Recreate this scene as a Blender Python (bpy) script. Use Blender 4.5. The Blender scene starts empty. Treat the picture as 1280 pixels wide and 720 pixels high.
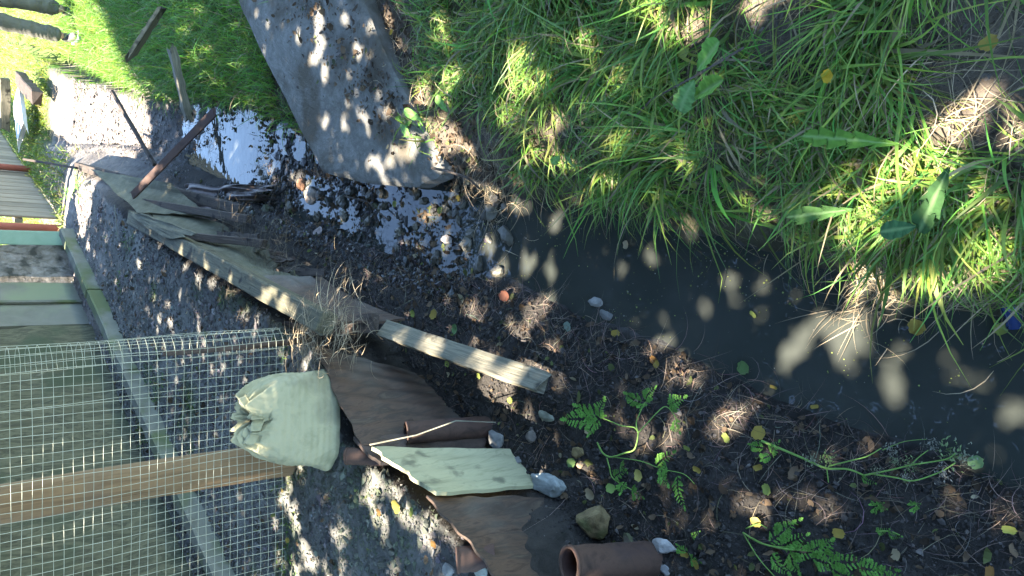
import bpy, math, random
import numpy as np
from mathutils import Vector, Matrix

rnd = random.Random(7)
rng = np.random.default_rng(11)
scene = bpy.context.scene
COL = scene.collection

# ------------------------------------------------------------------ camera
CAM_H = 2.1
PITCH = math.radians(41)
FPX = 640 / math.tan(math.radians(34))
cam_d = bpy.data.cameras.new('camera')
cam = bpy.data.objects.new('camera', cam_d)
COL.objects.link(cam)
cam_d.sensor_fit = 'HORIZONTAL'
cam_d.sensor_width = 36
cam_d.lens = 18 / math.tan(math.radians(34))
cam_d.clip_start = 0.05
cam_d.clip_end = 1000
sp, cp = math.sin(PITCH), math.cos(PITCH)
# phone held sideways in the hand: the picture's left is up in the world
X_ax = Vector((0, -sp, -cp)); Y_ax = Vector((1, 0, 0)); Z_ax = Vector((0, -cp, sp))
m3 = Matrix((X_ax, Y_ax, Z_ax)).transposed()
cam.matrix_world = Matrix.Translation((0, 0, CAM_H)) @ m3.to_4x4()
scene.camera = cam

# ------------------------------------------------------------------ light
SUN_EL = math.radians(68)
SUN_AZ = Vector((-0.86, 0.51, 0)).normalized()
sun_dir = Vector((SUN_AZ.x * math.cos(SUN_EL), SUN_AZ.y * math.cos(SUN_EL), math.sin(SUN_EL)))
w = bpy.data.worlds.new('World'); scene.world = w; w.use_nodes = True
nt = w.node_tree
bg = nt.nodes['Background']
sky = nt.nodes.new('ShaderNodeTexSky'); sky.sky_type = 'NISHITA'; sky.sun_disc = False
sky.sun_elevation = SUN_EL
sky.sun_rotation = math.atan2(SUN_AZ.x, SUN_AZ.y)
sky.dust_density = 0.0; sky.air_density = 0.8; sky.ozone_density = 3.0
nt.links.new(sky.outputs[0], bg.inputs[0])
bg.inputs[1].default_value = 0.15
ld = bpy.data.lights.new('sun', 'SUN'); ld.energy = 5.0; ld.angle = math.radians(0.5); ld.color = (1, 0.90, 0.84)
sun = bpy.data.objects.new('sun', ld); COL.objects.link(sun)
sun.rotation_euler = sun_dir.to_track_quat('Z', 'Y').to_euler()
scene.view_settings.view_transform = 'Standard'
scene.view_settings.look = 'None'
scene.view_settings.exposure = 3.42
scene.view_settings.use_white_balance = True
scene.view_settings.white_balance_temperature = 6900
scene.view_settings.white_balance_tint = 7
scene.view_settings.gamma = 1
scene.view_settings.use_curve_mapping = False
scene.cycles.max_bounces = 7
scene.cycles.transparent_max_bounces = 8

# ------------------------------------------------------------------ noise and terrain
_tab = np.random.default_rng(3).random((256, 256))
def vnoise(x, y, s=1.0, o=0.0):
    x = np.asarray(x, float) * s + o; y = np.asarray(y, float) * s + o * 1.7
    xi = np.floor(x).astype(int); yi = np.floor(y).astype(int)
    fx = x - xi; fy = y - yi
    fx = fx * fx * (3 - 2 * fx); fy = fy * fy * (3 - 2 * fy)
    a = _tab[xi % 256, yi % 256]; b = _tab[(xi + 1) % 256, yi % 256]
    c = _tab[xi % 256, (yi + 1) % 256]; d = _tab[(xi + 1) % 256, (yi + 1) % 256]
    return (a + (b - a) * fx) * (1 - fy) + (c + (d - c) * fx) * fy - 0.5
def fbm(x, y, s=1.0, n=4, o=0.0):
    r = 0; a = 1
    for i in range(n):
        r = r + a * vnoise(x, y, s, o + i * 17.3); s *= 2.1; a *= 0.5
    return r
def sst(a, b, x):
    t = np.clip((np.asarray(x, float) - a) / (b - a), 0, 1)
    return t * t * (3 - 2 * t)

LINE_L = [(-0.95, -4), (-0.62, 0), (-0.48, 0.56), (-0.43, 0.74), (-0.38, 0.98), (-0.32, 1.23), (-0.24, 1.46), (-0.17, 1.73), (-0.12, 1.96), (-0.05, 2.17),
          (0.03, 2.42), (0.06, 2.87), (0.14, 3.28), (0.36, 4.16), (0.56, 4.97), (0.82, 5.7), (1.05, 6.61), (1.3, 7.4), (1.5, 9.3), (3, 14), (5, 40)]
LINE_R = [(-0.35, -4), (-0.12, 0), (-0.08, 0.56), (-0.07, 0.7), (-0.05, 0.82), (0.02, 0.92), (0.07, 1.13), (0.15, 1.34), (0.2, 1.59), (0.27, 1.88),
          (0.32, 2.17), (0.45, 2.52), (0.55, 2.87), (0.6, 3.28), (0.74, 4.0), (1.0, 4.48), (1.2, 4.97), (1.45, 6.2), (1.7, 7.27), (2.1, 8.62), (4, 14), (6, 40)]
LINE_T = [(-1.6, -4), (-1.45, 0), (-1.2, 1.2), (-1.0, 1.8), (-.90, 2.02), (-.84, 2.2), (-.77, 2.45), (-.72, 2.65), (-.66, 2.9), (-.45, 3.03), (-.30, 3.1),
          (-.24, 3.35), (-.07, 3.97), (.14, 4.88), (.43, 6.03), (.8, 7.1), (1.1, 8), (2.2, 14), (4.2, 40)]
LINE_S = [(-1.4, -4), (-1.25, 0), (-1.05, 1.1), (-.9, 1.75), (-.79, 2.0), (-.74, 2.2), (-.66, 2.45), (-.6, 2.65), (-.52, 2.85), (-.4, 2.98), (-.24, 3.15),
          (-.13, 3.5), (.09, 3.85), (.29, 4.45), (.49, 5.09), (.79, 6.2), (1.2, 7.3), (1.5, 8.5), (2.6, 14), (4.6, 40)]
def sdist(line, x, y):
    x = np.asarray(x, float); y = np.asarray(y, float)
    best = np.full(x.shape, 1e9); sg = np.ones(x.shape)
    for (ax, ay), (bx, by) in zip(line[:-1], line[1:]):
        dx, dy = bx - ax, by - ay
        t = np.clip(((x - ax) * dx + (y - ay) * dy) / (dx * dx + dy * dy), 0, 1)
        px, py = ax + t * dx, ay + t * dy
        d = np.hypot(x - px, y - py)
        cr = dx * (y - ay) - dy * (x - ax)
        m = d < best
        best = np.where(m, d, best); sg = np.where(m, np.sign(cr), sg)
    return best * sg            # positive on the left
TERR = 0.55
def hz(x, y, detail=True):
    x = np.atleast_1d(np.asarray(x, float)); y = np.atleast_1d(np.asarray(y, float))
    wob = 0.03 * fbm(x, y, 6, 3) if detail else 0
    dL = sdist(LINE_L, x, y) + wob; dR = -sdist(LINE_R, x, y) + wob * 1.3
    dS = sdist(LINE_S, x, y); dT = sdist(LINE_T, x, y)
    # right bank
    slabby = np.exp(-(((x - 1.1) / 0.9) ** 2 + ((y - 3.4) / 1.0) ** 2))
    near = np.clip(dR, 0, None)
    zr = (0.24 - 0.10 * slabby) * (1 - np.exp(-near / 0.16)) + 0.22 * sst(0.1, 1.6, near)
    # bed
    ramp = 0.45 * sst(6.3, 9.5, y)
    rub = sst(2.5, 3.3, y)
    mid = np.clip(np.minimum(-dL, -dR), 0, None)
    zb = -np.minimum(0.22, mid * 1.1) * (1 - rub) - rub * (.006 - 0.006 * sst(5.9, 6.8, y)) * np.clip(mid * 9, 0, 1)
    zb = zb + rub * (0.040 * fbm(x, y, 7, 4) + 0.014 * vnoise(x, y, 30)) - 0.075 * np.exp(-(((x - .98) / .27) ** 2 + ((y - 5.65) / .65) ** 2) ** 2) + ramp
    # left bank
    fl = np.clip(dL, 0, None) / (np.clip(dL, 0, None) + np.clip(-dS, 0, None) + 1e-6)
    zl = 0.02 * np.clip(np.asarray(dL) * 20, 0, 1) + 0.11 * fl ** 0.8 + ramp * .8
    ft = np.clip(dS, 0, None) / (np.clip(dS, 0, None) + np.clip(-dT, 0, None) + 1e-6)
    zs = zl + (TERR - 0.02 - zl) * sst(0.1, 1.0, ft)
    zt = TERR - 0.02 * np.exp(-np.clip(dT, 0, None) / 0.1) + 0.012 * fbm(x, y, 3, 3)
    z = np.where(dR > 0, zr + ramp * 0.15, np.where(dL < 0, zb, np.where(dS < 0, zl, np.where(dT < 0, zs, zt))))
    far = sst(9, 13, y)
    z = z * (1 - far) + 0.56 * far
    tx, ty = .72, .70      # unit vector along the soil ridge that buries the slab's edge
    al = np.clip((x - .56) * tx + (y - 2.74) * ty, 0, 1.6); rd = np.hypot(x - (.56 + al * tx), y - (2.74 + al * ty))
    z = z + .075 * np.exp(-(rd / .13) ** 2)
    if detail:
        land = np.clip(np.maximum(dL, dR) * 12, 0, 1)
        z = z + land * (0.012 * fbm(x, y, 10, 4) + 0.008 * vnoise(x, y, 45) + .004 * vnoise(x, y, 90))
    return z
def hz1(x, y): return float(hz(x, y)[0])

def ray(X, Y):
    u = (360 - Y) / FPX; v = (X - 640) / FPX
    return Vector((u, cp - v * sp, -sp - v * cp))
def P(X, Y, z):
    d = ray(X, Y); t = (z - CAM_H) / d.z
    return Vector((0, 0, CAM_H)) + d * t
def G(X, Y, off=0.0, floor=0.0):
    """where the sight line through a photo point meets the ground or the water"""
    d = ray(X, Y)
    t = np.linspace(0.8, 14, 1600)
    xs, ys, zs = d.x * t, d.y * t, CAM_H + d.z * t
    g = np.maximum(hz(xs, ys), floor) + off
    i = int(np.argmax(zs <= g))
    if zs[i] > g[i]: i = len(t) - 1
    return Vector((xs[i], ys[i], g[i]))

# ------------------------------------------------------------------ object helpers
def tag(o, label=None, cat=None, group=None, kind=None):
    if label: o['label'] = label
    if cat: o['category'] = cat
    if group: o['group'] = group
    if kind: o['kind'] = kind
    return o
def thing(name, loc, label, cat, group=None, rz=0.0):
    o = bpy.data.objects.new(name, None); COL.objects.link(o)
    o.empty_display_size = 0.1
    o.location = loc; o.rotation_euler = (0, 0, rz)
    return tag(o, label, cat, group)
def mk(name, V, F, mat, parent=None, smooth=True, tint=None, origin=None):
    """one mesh object from world-space vertices; its origin goes to its base"""
    V = np.asarray(V, float).reshape(-1, 3)
    if parent is not None:
        pl = np.array(parent.location if parent.parent is None else (parent.location + parent.parent.location))
    else:
        pl = np.array(origin) if origin is not None else np.array([V[:, 0].mean(), V[:, 1].mean(), V[:, 2].min()])
    me = bpy.data.meshes.new(name)
    VL = V - pl
    F4 = [f for f in F] if not isinstance(F, np.ndarray) else F
    if isinstance(F, np.ndarray):
        n, k = F.shape
        me.vertices.add(len(VL)); me.vertices.foreach_set('co', VL.ravel())
        me.loops.add(n * k); me.loops.foreach_set('vertex_index', F.ravel().astype(np.int32))
        me.polygons.add(n)
        me.polygons.foreach_set('loop_start', np.arange(0, n * k, k, dtype=np.int32))
        me.polygons.foreach_set('loop_total', np.full(n, k, dtype=np.int32))
        me.update(calc_edges=True)
    else:
        me.from_pydata([tuple(v) for v in VL], [], [tuple(int(i) for i in f) for f in F])
        me.update()
    me.polygons.foreach_set('use_smooth', np.full(len(me.polygons), smooth))
    if tint is not None:
        t = np.asarray(tint, float)
        a = me.color_attributes.new('tint', 'FLOAT_COLOR', 'POINT')
        c = np.ones((len(VL), 4)); c[:, :3] = t
        a.data.foreach_set('color', c.ravel())
    for m_ in (mat if isinstance(mat, list) else [mat]): me.materials.append(m_)
    o = bpy.data.objects.new(name, me); COL.objects.link(o)
    if parent is not None: o.parent = parent
    else: o.location = pl
    return o

# ------------------------------------------------------------------ materials
def nodes(m):
    m.use_nodes = True
    t = m.node_tree; return t, t.nodes, t.links, t.nodes['Principled BSDF']
def mat(name, cols, scale=8.0, rough=0.85, bump=0.4, bscale=None, stretch=(1, 1, 1), detail=10, dirt=None, dirt_scale=3.0,
        dirt_lo=0.5, dirt_hi=0.62, spec=0.3, metal=0.0, tinted=False, transl=0.0, dist=0.01, dist_tex=0.6, grain=False):
    m = bpy.data.materials.new(name)
    t, N, L, b = nodes(m)
    tc = N.new('ShaderNodeTexCoord'); mp = N.new('ShaderNodeMapping'); mp.inputs['Scale'].default_value = stretch
    if grain:
        ga = N.new('ShaderNodeAttribute'); ga.attribute_name = 'grain'; L.new(ga.outputs['Vector'], mp.inputs[0])
    else: L.new(tc.outputs['Object'], mp.inputs[0])
    n1 = N.new('ShaderNodeTexNoise'); n1.inputs['Scale'].default_value = scale; n1.inputs['Detail'].default_value = detail
    n1.inputs['Roughness'].default_value = 0.65; n1.inputs['Distortion'].default_value = dist_tex
    L.new(mp.outputs[0], n1.inputs['Vector'])
    cr = N.new('ShaderNodeValToRGB'); e = cr.color_ramp.elements
    k = len(cols)
    pos = [0.3 + 0.4 * i / max(1, k - 1) for i in range(k)]
    e[0].position = pos[0]; e[0].color = (*cols[0], 1); e[1].position = pos[-1]; e[1].color = (*cols[-1], 1)
    for i in range(1, k - 1):
        x = e.new(pos[i]); x.color = (*cols[i], 1)
    L.new(n1.outputs['Fac'], cr.inputs[0]); out = cr.outputs[0]
    if dirt:
        n2 = N.new('ShaderNodeTexNoise'); n2.inputs['Scale'].default_value = dirt_scale; n2.inputs['Detail'].default_value = 6
        L.new(tc.outputs['Object'], n2.inputs['Vector'])
        r2 = N.new('ShaderNodeMapRange'); r2.inputs['From Min'].default_value = dirt_lo; r2.inputs['From Max'].default_value = dirt_hi
        L.new(n2.outputs['Fac'], r2.inputs[0])
        mx = N.new('ShaderNodeMix'); mx.data_type = 'RGBA'; mx.inputs['B'].default_value = (*dirt, 1)
        L.new(r2.outputs[0], mx.inputs['Factor']); L.new(out, mx.inputs['A']); out = mx.outputs['Result']
    if tinted:
        at = N.new('ShaderNodeAttribute'); at.attribute_name = 'tint'
        mu = N.new('ShaderNodeMix'); mu.data_type = 'RGBA'; mu.blend_type = 'MULTIPLY'; mu.inputs['Factor'].default_value = 1
        L.new(out, mu.inputs['A']); L.new(at.outputs['Color'], mu.inputs['B']); out = mu.outputs['Result']
    L.new(out, b.inputs['Base Color'])
    b.inputs['Roughness'].default_value = rough; b.inputs['Metallic'].default_value = metal
    b.inputs['Specular IOR Level'].default_value = spec
    if bump:
        n3 = N.new('ShaderNodeTexNoise'); n3.inputs['Scale'].default_value = bscale or scale * 3; n3.inputs['Detail'].default_value = 8
        n3.inputs['Roughness'].default_value = 0.7
        L.new(mp.outputs[0], n3.inputs['Vector'])
        bp = N.new('ShaderNodeBump'); bp.inputs['Strength'].default_value = bump; bp.inputs['Distance'].default_value = dist
        L.new(n3.outputs['Fac'], bp.inputs['Height']); L.new(bp.outputs[0], b.inputs['Normal'])
    if transl:
        tr = N.new('ShaderNodeBsdfTranslucent'); ms = N.new('ShaderNodeMixShader'); ms.inputs[0].default_value = transl
        L.new(out, tr.inputs['Color']); L.new(b.outputs[0], ms.inputs[1]); L.new(tr.outputs[0], ms.inputs[2])
        L.new(ms.outputs[0], N['Material Output'].inputs['Surface'])
    return m
WH = [(1, 1, 1), (.78, .78, .78)]
M = {}
M['ground'] = mat('soil', [(.55, .55, .55), (1, 1, 1), (1.35, 1.3, 1.25)], 14, .95, .9, 60, tinted=True, spec=.15, dist=.015)
M['gravel'] = mat('gravel_stone', [(.7, .7, .7), (1.1, 1.1, 1.1)], 20, .85, .5, 90, tinted=True, spec=.25, dist=.004)
M['rubble'] = mat('wet_stone', [(.6, .6, .6), (1.2, 1.2, 1.2)], 20, .55, .5, 70, tinted=True, spec=.5, dist=.004)
M['grass'] = mat('grass_blade', WH, 30, .5, 0, tinted=True, transl=.42, spec=.35)
M['straw'] = mat('straw', WH, 40, .7, 0, tinted=True, transl=.15, spec=.2)
M['leaf'] = mat('leaf', WH, 40, .75, .2, 60, tinted=True, transl=.35, spec=.15, dist=.002)
M['canopy'] = mat('tree_leaf', [(.022, .045, .012), (.05, .09, .02)], 3, .5, 0, transl=.25, spec=.3)
M['bark'] = mat('bark', [(.05, .04, .03), (.16, .13, .10)], 6, .95, 1, 20, stretch=(3, 3, .6), dist=.03)
M['post'] = mat('peeled_log', [(.10, .062, .03), (.185, .12, .06), (.14, .09, .045)], 5, .8, .5, 12, stretch=(5, 5, .5), dirt=(.10, .075, .05), dirt_scale=2.5, dirt_lo=.55, dirt_hi=.7, dist=.006)
M['oldwood'] = mat('grey_green_wood', [(.07, .068, .04), (.16, .155, .10), (.11, .11, .07)], 9, .85, .6, 22, dirt=(.055, .055, .035), dirt_scale=6, dist=.006)
M['darkwood'] = mat('dark_wet_wood', [(.03, .022, .016), (.085, .06, .045)], 10, .8, .6, 25, dist=.008)
M['palewood'] = mat('weathered_pale_wood', [(.13, .125, .085), (.23, .215, .155)], 8, .85, .6, 30, dirt=(.09, .085, .06), dirt_scale=7, dist=.005)
M['slate'] = mat('mossy_cement_sheet', [(.045, .043, .025), (.11, .105, .068)], 7, .9, .5, 30, dirt=(.06, .06, .035), dirt_scale=5, dist=.006)
M['brownsheet'] = mat('brown_cement_sheet', [(.022, .014, .009), (.075, .048, .031), (.04, .029, .02), (.085, .064, .044)], 7, .8, .6, 24, stretch=(4, 4, .8), dirt=(.10, .095, .08), dirt_scale=2.5, dirt_lo=.5, dirt_hi=.75, dist=.004)
M['yellowsheet'] = mat('yellowed_paint_sheet', [(.19, .185, .10), (.31, .295, .17), (.25, .24, .135)], 7, .7, .4, 20, stretch=(5, 5, .7), dirt=(.13, .125, .075), dirt_scale=11, dirt_lo=.54, dirt_hi=.66, dist=.003)
M['rust'] = mat('rusted_iron', [(.022, .014, .010), (.066, .038, .026), (.036, .024, .018)], 14, .8, .5, 60, dirt=(.05, .03, .025), dirt_scale=6, metal=.15, dist=.003)
M['rustin'] = mat('rust_inside', [(.03, .017, .013), (.07, .038, .027)], 12, .9, .4, 50, dist=.003)
M['concrete'] = mat('weathered_concrete', [(.075, .075, .062), (.165, .162, .14), (.11, .108, .09), (.19, .185, .16)], 7, .92, 1, 45, dirt=(.075, .065, .045), dirt_scale=4, dirt_lo=.48, dirt_hi=.62, dist=.012)
M['kerb'] = mat('mossy_kerb', [(.08, .082, .06), (.14, .14, .11)], 7, .9, .6, 40, dirt=(.07, .085, .035), dirt_scale=3, dist=.006)
M['wall'] = mat('algae_render', [(.025, .026, .014), (.11, .105, .06), (.05, .048, .026), (.13, .125, .08)], 4, .92, .9, 12, stretch=(2.5, 2.5, .8), dirt=(.05, .06, .03), dirt_scale=2, dist=.02, dist_tex=2)
M['panel'] = mat('cement_panel', [(.10, .10, .075), (.16, .155, .12)], 3, .9, .2, 30, dirt=(.15, .17, .10), dirt_scale=1.6, dist=.003)
M['rubblewall'] = mat('rubble_wall', [(.09, .08, .06), (.26, .24, .21)], 12, .95, 1, 14, dirt=(.05, .05, .04), dirt_scale=8, dist=.04)
M['greenpaint'] = mat('green_paint', [(.16, .27, .19), (.22, .33, .25)], 6, .55, .1, 30, dirt=(.20, .22, .15), dirt_scale=5, dirt_lo=.6)
M['redpaint'] = mat('red_paint', [(.28, .08, .06), (.34, .12, .09)], 8, .6, .2, 30)
M['fenceboard'] = mat('sun_bleached_board', [(.13, .11, .08), (.24, .20, .15)], 5, .85, .4, 20, stretch=(4, 4, .5), tinted=True, dist=.004)
M['wire'] = mat('coated_wire', [(.26, .27, .18), (.40, .41, .31)], 8, .5, 0, spec=.5)
M['stone'] = mat('field_stone', [(.6, .6, .6), (1.15, 1.15, 1.1)], 9, .9, .8, 45, tinted=True, dist=.008, spec=.2)
M['sack'] = mat('woven_sack', [(.20, .20, .11), (.30, .29, .175), (.25, .245, .14)], 9, .7, .8, 38, dirt=(.13, .125, .08), dirt_scale=5, dirt_lo=.54, dirt_hi=.72, transl=.12, spec=.35, dist=.002)
M['sheetmetal'] = mat('old_roofing_felt', [(.05, .04, .035), (.16, .12, .10)], 9, .5, .5, 30, dist=.006)
M['trousers'] = mat('olive_trousers', [(.07, .07, .055), (.12, .12, .095)], 8, .9, .3, 40)
M['jacket'] = mat('dark_jacket', [(.03, .035, .045), (.05, .055, .07)], 8, .9, .3, 40)
M['shoe'] = mat('dark_boot', [(.06, .05, .045), (.11, .10, .095)], 12, .6, .2)
M['sole'] = mat('pale_boot_sole', [(.22, .24, .28), (.3, .32, .36)], 12, .7, .2)
M['skin'] = mat('skin', [(.42, .25, .18), (.48, .30, .22)], 5, .6, .1)
M['hair'] = mat('hair', [(.03, .02, .015), (.05, .035, .025)], 30, .7, .5)
M['bluepl'] = mat('blue_plastic', [(.015, .03, .09), (.02, .045, .13)], 5, .25, 0, spec=.6)
M['whiteboard'] = mat('whitened_board', [(.5, .5, .48), (.62, .62, .6)], 6, .8, .3)

for nm, cs in (('plank_pale', [(.05, .046, .032), (.16, .145, .10), (.09, .085, .058), (.19, .175, .125)]), ('plank_old', [(.025, .025, .015), (.095, .088, .052), (.05, .048, .03), (.12, .112, .07)]), ('plank_dark', [(.018, .014, .01), (.06, .045, .034), (.035, .028, .02), (.09, .07, .055)])):
    M[nm] = mat(nm.replace('plank', 'grained_wood'), cs, 9, .88, .9, 14, stretch=(.35, 6, 6), grain=True, dirt=tuple(.4 * a for a in cs[0]), dirt_scale=9, dirt_lo=.58, dirt_hi=.66, dist=.006)
# water: murky and mirror-smooth, with a faint ripple
def water_mat():
    m = bpy.data.materials.new('murky_water'); t, N, L, b = nodes(m)
    tc = N.new('ShaderNodeTexCoord')
    n = N.new('ShaderNodeTexNoise'); n.inputs['Scale'].default_value = 2.5; n.inputs['Detail'].default_value = 4
    L.new(tc.outputs['Object'], n.inputs['Vector'])
    cr = N.new('ShaderNodeValToRGB'); cr.color_ramp.elements[0].position = .35; cr.color_ramp.elements[1].position = .7
    cr.color_ramp.elements[0].color = (.027, .031, .026, 1); cr.color_ramp.elements[1].color = (.038, .041, .035, 1)
    L.new(n.outputs['Fac'], cr.inputs[0]); L.new(cr.outputs[0], b.inputs['Base Color'])
    b.inputs['Roughness'].default_value = 0.015; b.inputs['IOR'].default_value = 1.33
    b.inputs['Specular IOR Level'].default_value = 0.42
    n2 = N.new('ShaderNodeTexNoise'); n2.inputs['Scale'].default_value = 9; n2.inputs['Detail'].default_value = 2
    L.new(tc.outputs['Object'], n2.inputs['Vector'])
    bp = N.new('ShaderNodeBump'); bp.inputs['Strength'].default_value = .22; bp.inputs['Distance'].default_value = .006
    L.new(n2.outputs['Fac'], bp.inputs['Height']); L.new(bp.outputs[0], b.inputs['Normal'])
    return m
M['water'] = water_mat()

# ------------------------------------------------------------------ zones
def ell(x, y, c, r, s=.35):
    d = np.hypot((x - c[0]) / r[0], (y - c[1]) / r[1])
    return 1 - sst(1 - s, 1 + s, d + .35 * fbm(x, y, 5, 3, 4))
def bare(x, y):
    """bare soil patches inside the grass of the right bank"""
    b = ell(x, y, (1.3, 3.5), (.82, .85))
    b = np.maximum(b, ell(x, y, (.56, 2.5), (.2, .25)))
    b = np.maximum(b, .95 * ell(x, y, (.76, 1.0), (.21, .14)))
    b = np.maximum(b, .95 * ell(x, y, (.50, .55), (.20, .15)))
    b = np.maximum(b, .8 * ell(x, y, (.74, 1.28), (.08, .07)))
    b = np.maximum(b, .6 * ell(x, y, (.50, 1.95), (.14, .16)))
    return b
def zone_col(x, y):
    n = fbm(x, y, 4, 4, 9)[:, None]
    dL = sdist(LINE_L, x, y); dR = -sdist(LINE_R, x, y); dS = sdist(LINE_S, x, y); dT = sdist(LINE_T, x, y)
    soil = np.array([.034, .031, .026]); tan = np.array([.10, .082, .062]); grav = np.array([.125, .125, .11])
    moss = np.array([.05, .08, .02]); bed = np.array([.07, .07, .065]); pale = np.array([.15, .135, .12])
    c = np.tile(soil, (len(x), 1))
    ter = (dT > 0)[:, None]
    c = np.where(ter, grav, c)
    mm = np.clip(fbm(x, y, 3, 4, 31) * 2.4 - .35, 0, 1)[:, None] * (dT > 0)[:, None] * sst(3, 4, y)[:, None] * (1 - sst(5.5, 6.5, y))[:, None]
    c = c * (1 - mm) + moss * mm
    rb = (dR > 0)[:, None]
    bz = bare(x, y)[:, None]
    grassy = np.array([.065, .062, .035])
    c = np.where(rb, tan * bz + grassy * (1 - bz), c)
    c = np.where(((dL < 0) & (dR < 0))[:, None], bed, c)
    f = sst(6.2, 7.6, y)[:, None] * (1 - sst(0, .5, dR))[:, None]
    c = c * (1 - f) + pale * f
    g2 = sst(9.2, 10, y)[:, None]
    c = c * (1 - g2) + np.array([.10, .14, .04]) * g2
    wet = (np.exp(-np.abs(hz(x, y)) / .03))[:, None] * (y < 6)[:, None]
    c = c * (1 - .45 * wet)
    return c * (1 + .5 * n)

# ------------------------------------------------------------------ ground and water
def build_ground():
    def spread(a0, a1, far0, far1, h, k):
        core = np.arange(a0, a1, h)
        lo, hi = [a0], [a1]
        s = h
        while lo[-1] > far0: s *= k; lo.append(lo[-1] - s)
        s = h
        while hi[-1] < far1: s *= k; hi.append(hi[-1] + s)
        return np.array(lo[:0:-1] + list(core) + hi)
    xs = spread(-1.7, 1.6, -90, 90, .016, 1.07)
    ys = spread(.2, 4.2, -40, 220, .016, 1.02)
    xx, yy = np.meshgrid(xs, ys); x = xx.ravel(); y = yy.ravel()
    z = hz(x, y)
    n, m_ = len(ys), len(xs)
    i = np.arange(n * m_).reshape(n, m_)
    F = np.stack([i[:-1, :-1].ravel(), i[:-1, 1:].ravel(), i[1:, 1:].ravel(), i[1:, :-1].ravel()], 1)
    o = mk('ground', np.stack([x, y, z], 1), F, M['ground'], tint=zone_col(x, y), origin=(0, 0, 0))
    tag(o, kind='structure')
build_ground()
def build_water():
    xs = np.linspace(-2.2, 3.2, 60); ys = np.linspace(-3.5, 8.5, 120)
    xx, yy = np.meshgrid(xs, ys); n, m_ = xx.shape
    i = np.arange(n * m_).reshape(n, m_)
    F = np.stack([i[:-1, :-1].ravel(), i[:-1, 1:].ravel(), i[1:, 1:].ravel(), i[1:, :-1].ravel()], 1)
    o = mk('water', np.stack([xx.ravel(), yy.ravel(), np.zeros(n * m_)], 1), F, M['water'], origin=(0, 0, 0))
    tag(o, kind='structure')
build_water()

# ------------------------------------------------------------------ bulk instancing in one mesh (stuff)
def ico(sub=1):
    import bmesh
    bm = bmesh.new(); bmesh.ops.create_icosphere(bm, subdivisions=sub, radius=1)
    V = np.array([v.co[:] for v in bm.verts]); F = np.array([[v.index for v in f.verts] for f in bm.faces]); bm.free()
    return V, F
ICO1 = ico(1); ICO2 = ico(2); ICO3 = ico(3); ICO4 = ico(4)
def rotm(n):
    a = rng.random(n) * 2 * np.pi
    q = rng.normal(size=(n, 4)); q /= np.linalg.norm(q, axis=1)[:, None]
    w_, x, y, z = q.T
    return np.stack([np.stack([1 - 2 * (y * y + z * z), 2 * (x * y - z * w_), 2 * (x * z + y * w_)], 1),
                     np.stack([2 * (x * y + z * w_), 1 - 2 * (x * x + z * z), 2 * (y * z - x * w_)], 1),
                     np.stack([2 * (x * z - y * w_), 2 * (y * z + x * w_), 1 - 2 * (x * x + y * y)], 1)], 1)
def pebbles(name, pos, size, tint, mt, flat=.55, label=None, base=ICO1, smooth=False):
    V0, F0 = base; n = len(pos); k = len(V0)
    D = 1 + .36 * rng.normal(size=(n, k, 1)).clip(-1.5, 1.5)
    S = rng.uniform(.4, 1.25, (n, 1, 3))
    V = V0[None] * D * S
    V = np.einsum('nij,nkj->nki', rotm(n), V)
    V[:, :, 2] *= flat
    V = V * size[:, None, None] + pos[:, None, :]
    F = (F0[None] + (np.arange(n) * k)[:, None, None]).reshape(-1, 3)
    o = mk(name, V.reshape(-1, 3), F, mt, tint=np.repeat(tint, k, 0), smooth=smooth, origin=(0, 0, 0))
    return tag(o, label=label, cat=None, kind='stuff')
def scatter(n, x0, x1, y0, y1):
    return rng.uniform(x0, x1, n), rng.uniform(y0, y1, n)
def inview(x, y, z, m_=60):
    dx, dy, dz = x, y, z - CAM_H
    dep = dy * cp - dz * sp
    u = dx / dep; v = -(dy * sp + dz * cp) / dep
    X = 640 + v * FPX; Y = 360 - u * FPX
    return (dep > 0) & (X > -m_) & (X < 1280 + m_) & (Y > -m_) & (Y < 720 + m_)

SLAB_PX = [(286, -40), (300, 10), (330, 75), (352, 120), (376, 168), (400, 214), (440, 226), (485, 232), (520, 233), (545, 222),
           (553, 206), (540, 178), (518, 142), (494, 97), (472, 50), (452, 0), (440, -50)]
def slab_plane(x, y): return .15 + .186 * (x - .45) + .031 * (y - 2.8)
def slab_pt(X, Y):
    d = ray(X, Y); t = (.15 - .186 * .45 - .031 * 2.8 - CAM_H) / (d.z - .186 * d.x - .031 * d.y)
    return Vector((0, 0, CAM_H)) + d * t
SLAB_PTS = [slab_pt(*q) for q in SLAB_PX]
def on_slab(x, y):
    ins = np.zeros(np.shape(x), bool); n = len(SLAB_PTS)
    for i in range(n):
        a, b = SLAB_PTS[i], SLAB_PTS[(i + 1) % n]
        c = ((a.y > y) != (b.y > y)) & (x < (b.x - a.x) * (y - a.y) / (b.y - a.y + 1e-12) + a.x)
        ins ^= c
    return ins
def top_z(x, y):
    z = hz(x, y); return np.where(on_slab(x, y), np.maximum(z, slab_plane(x, y) + .004), z)
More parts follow.
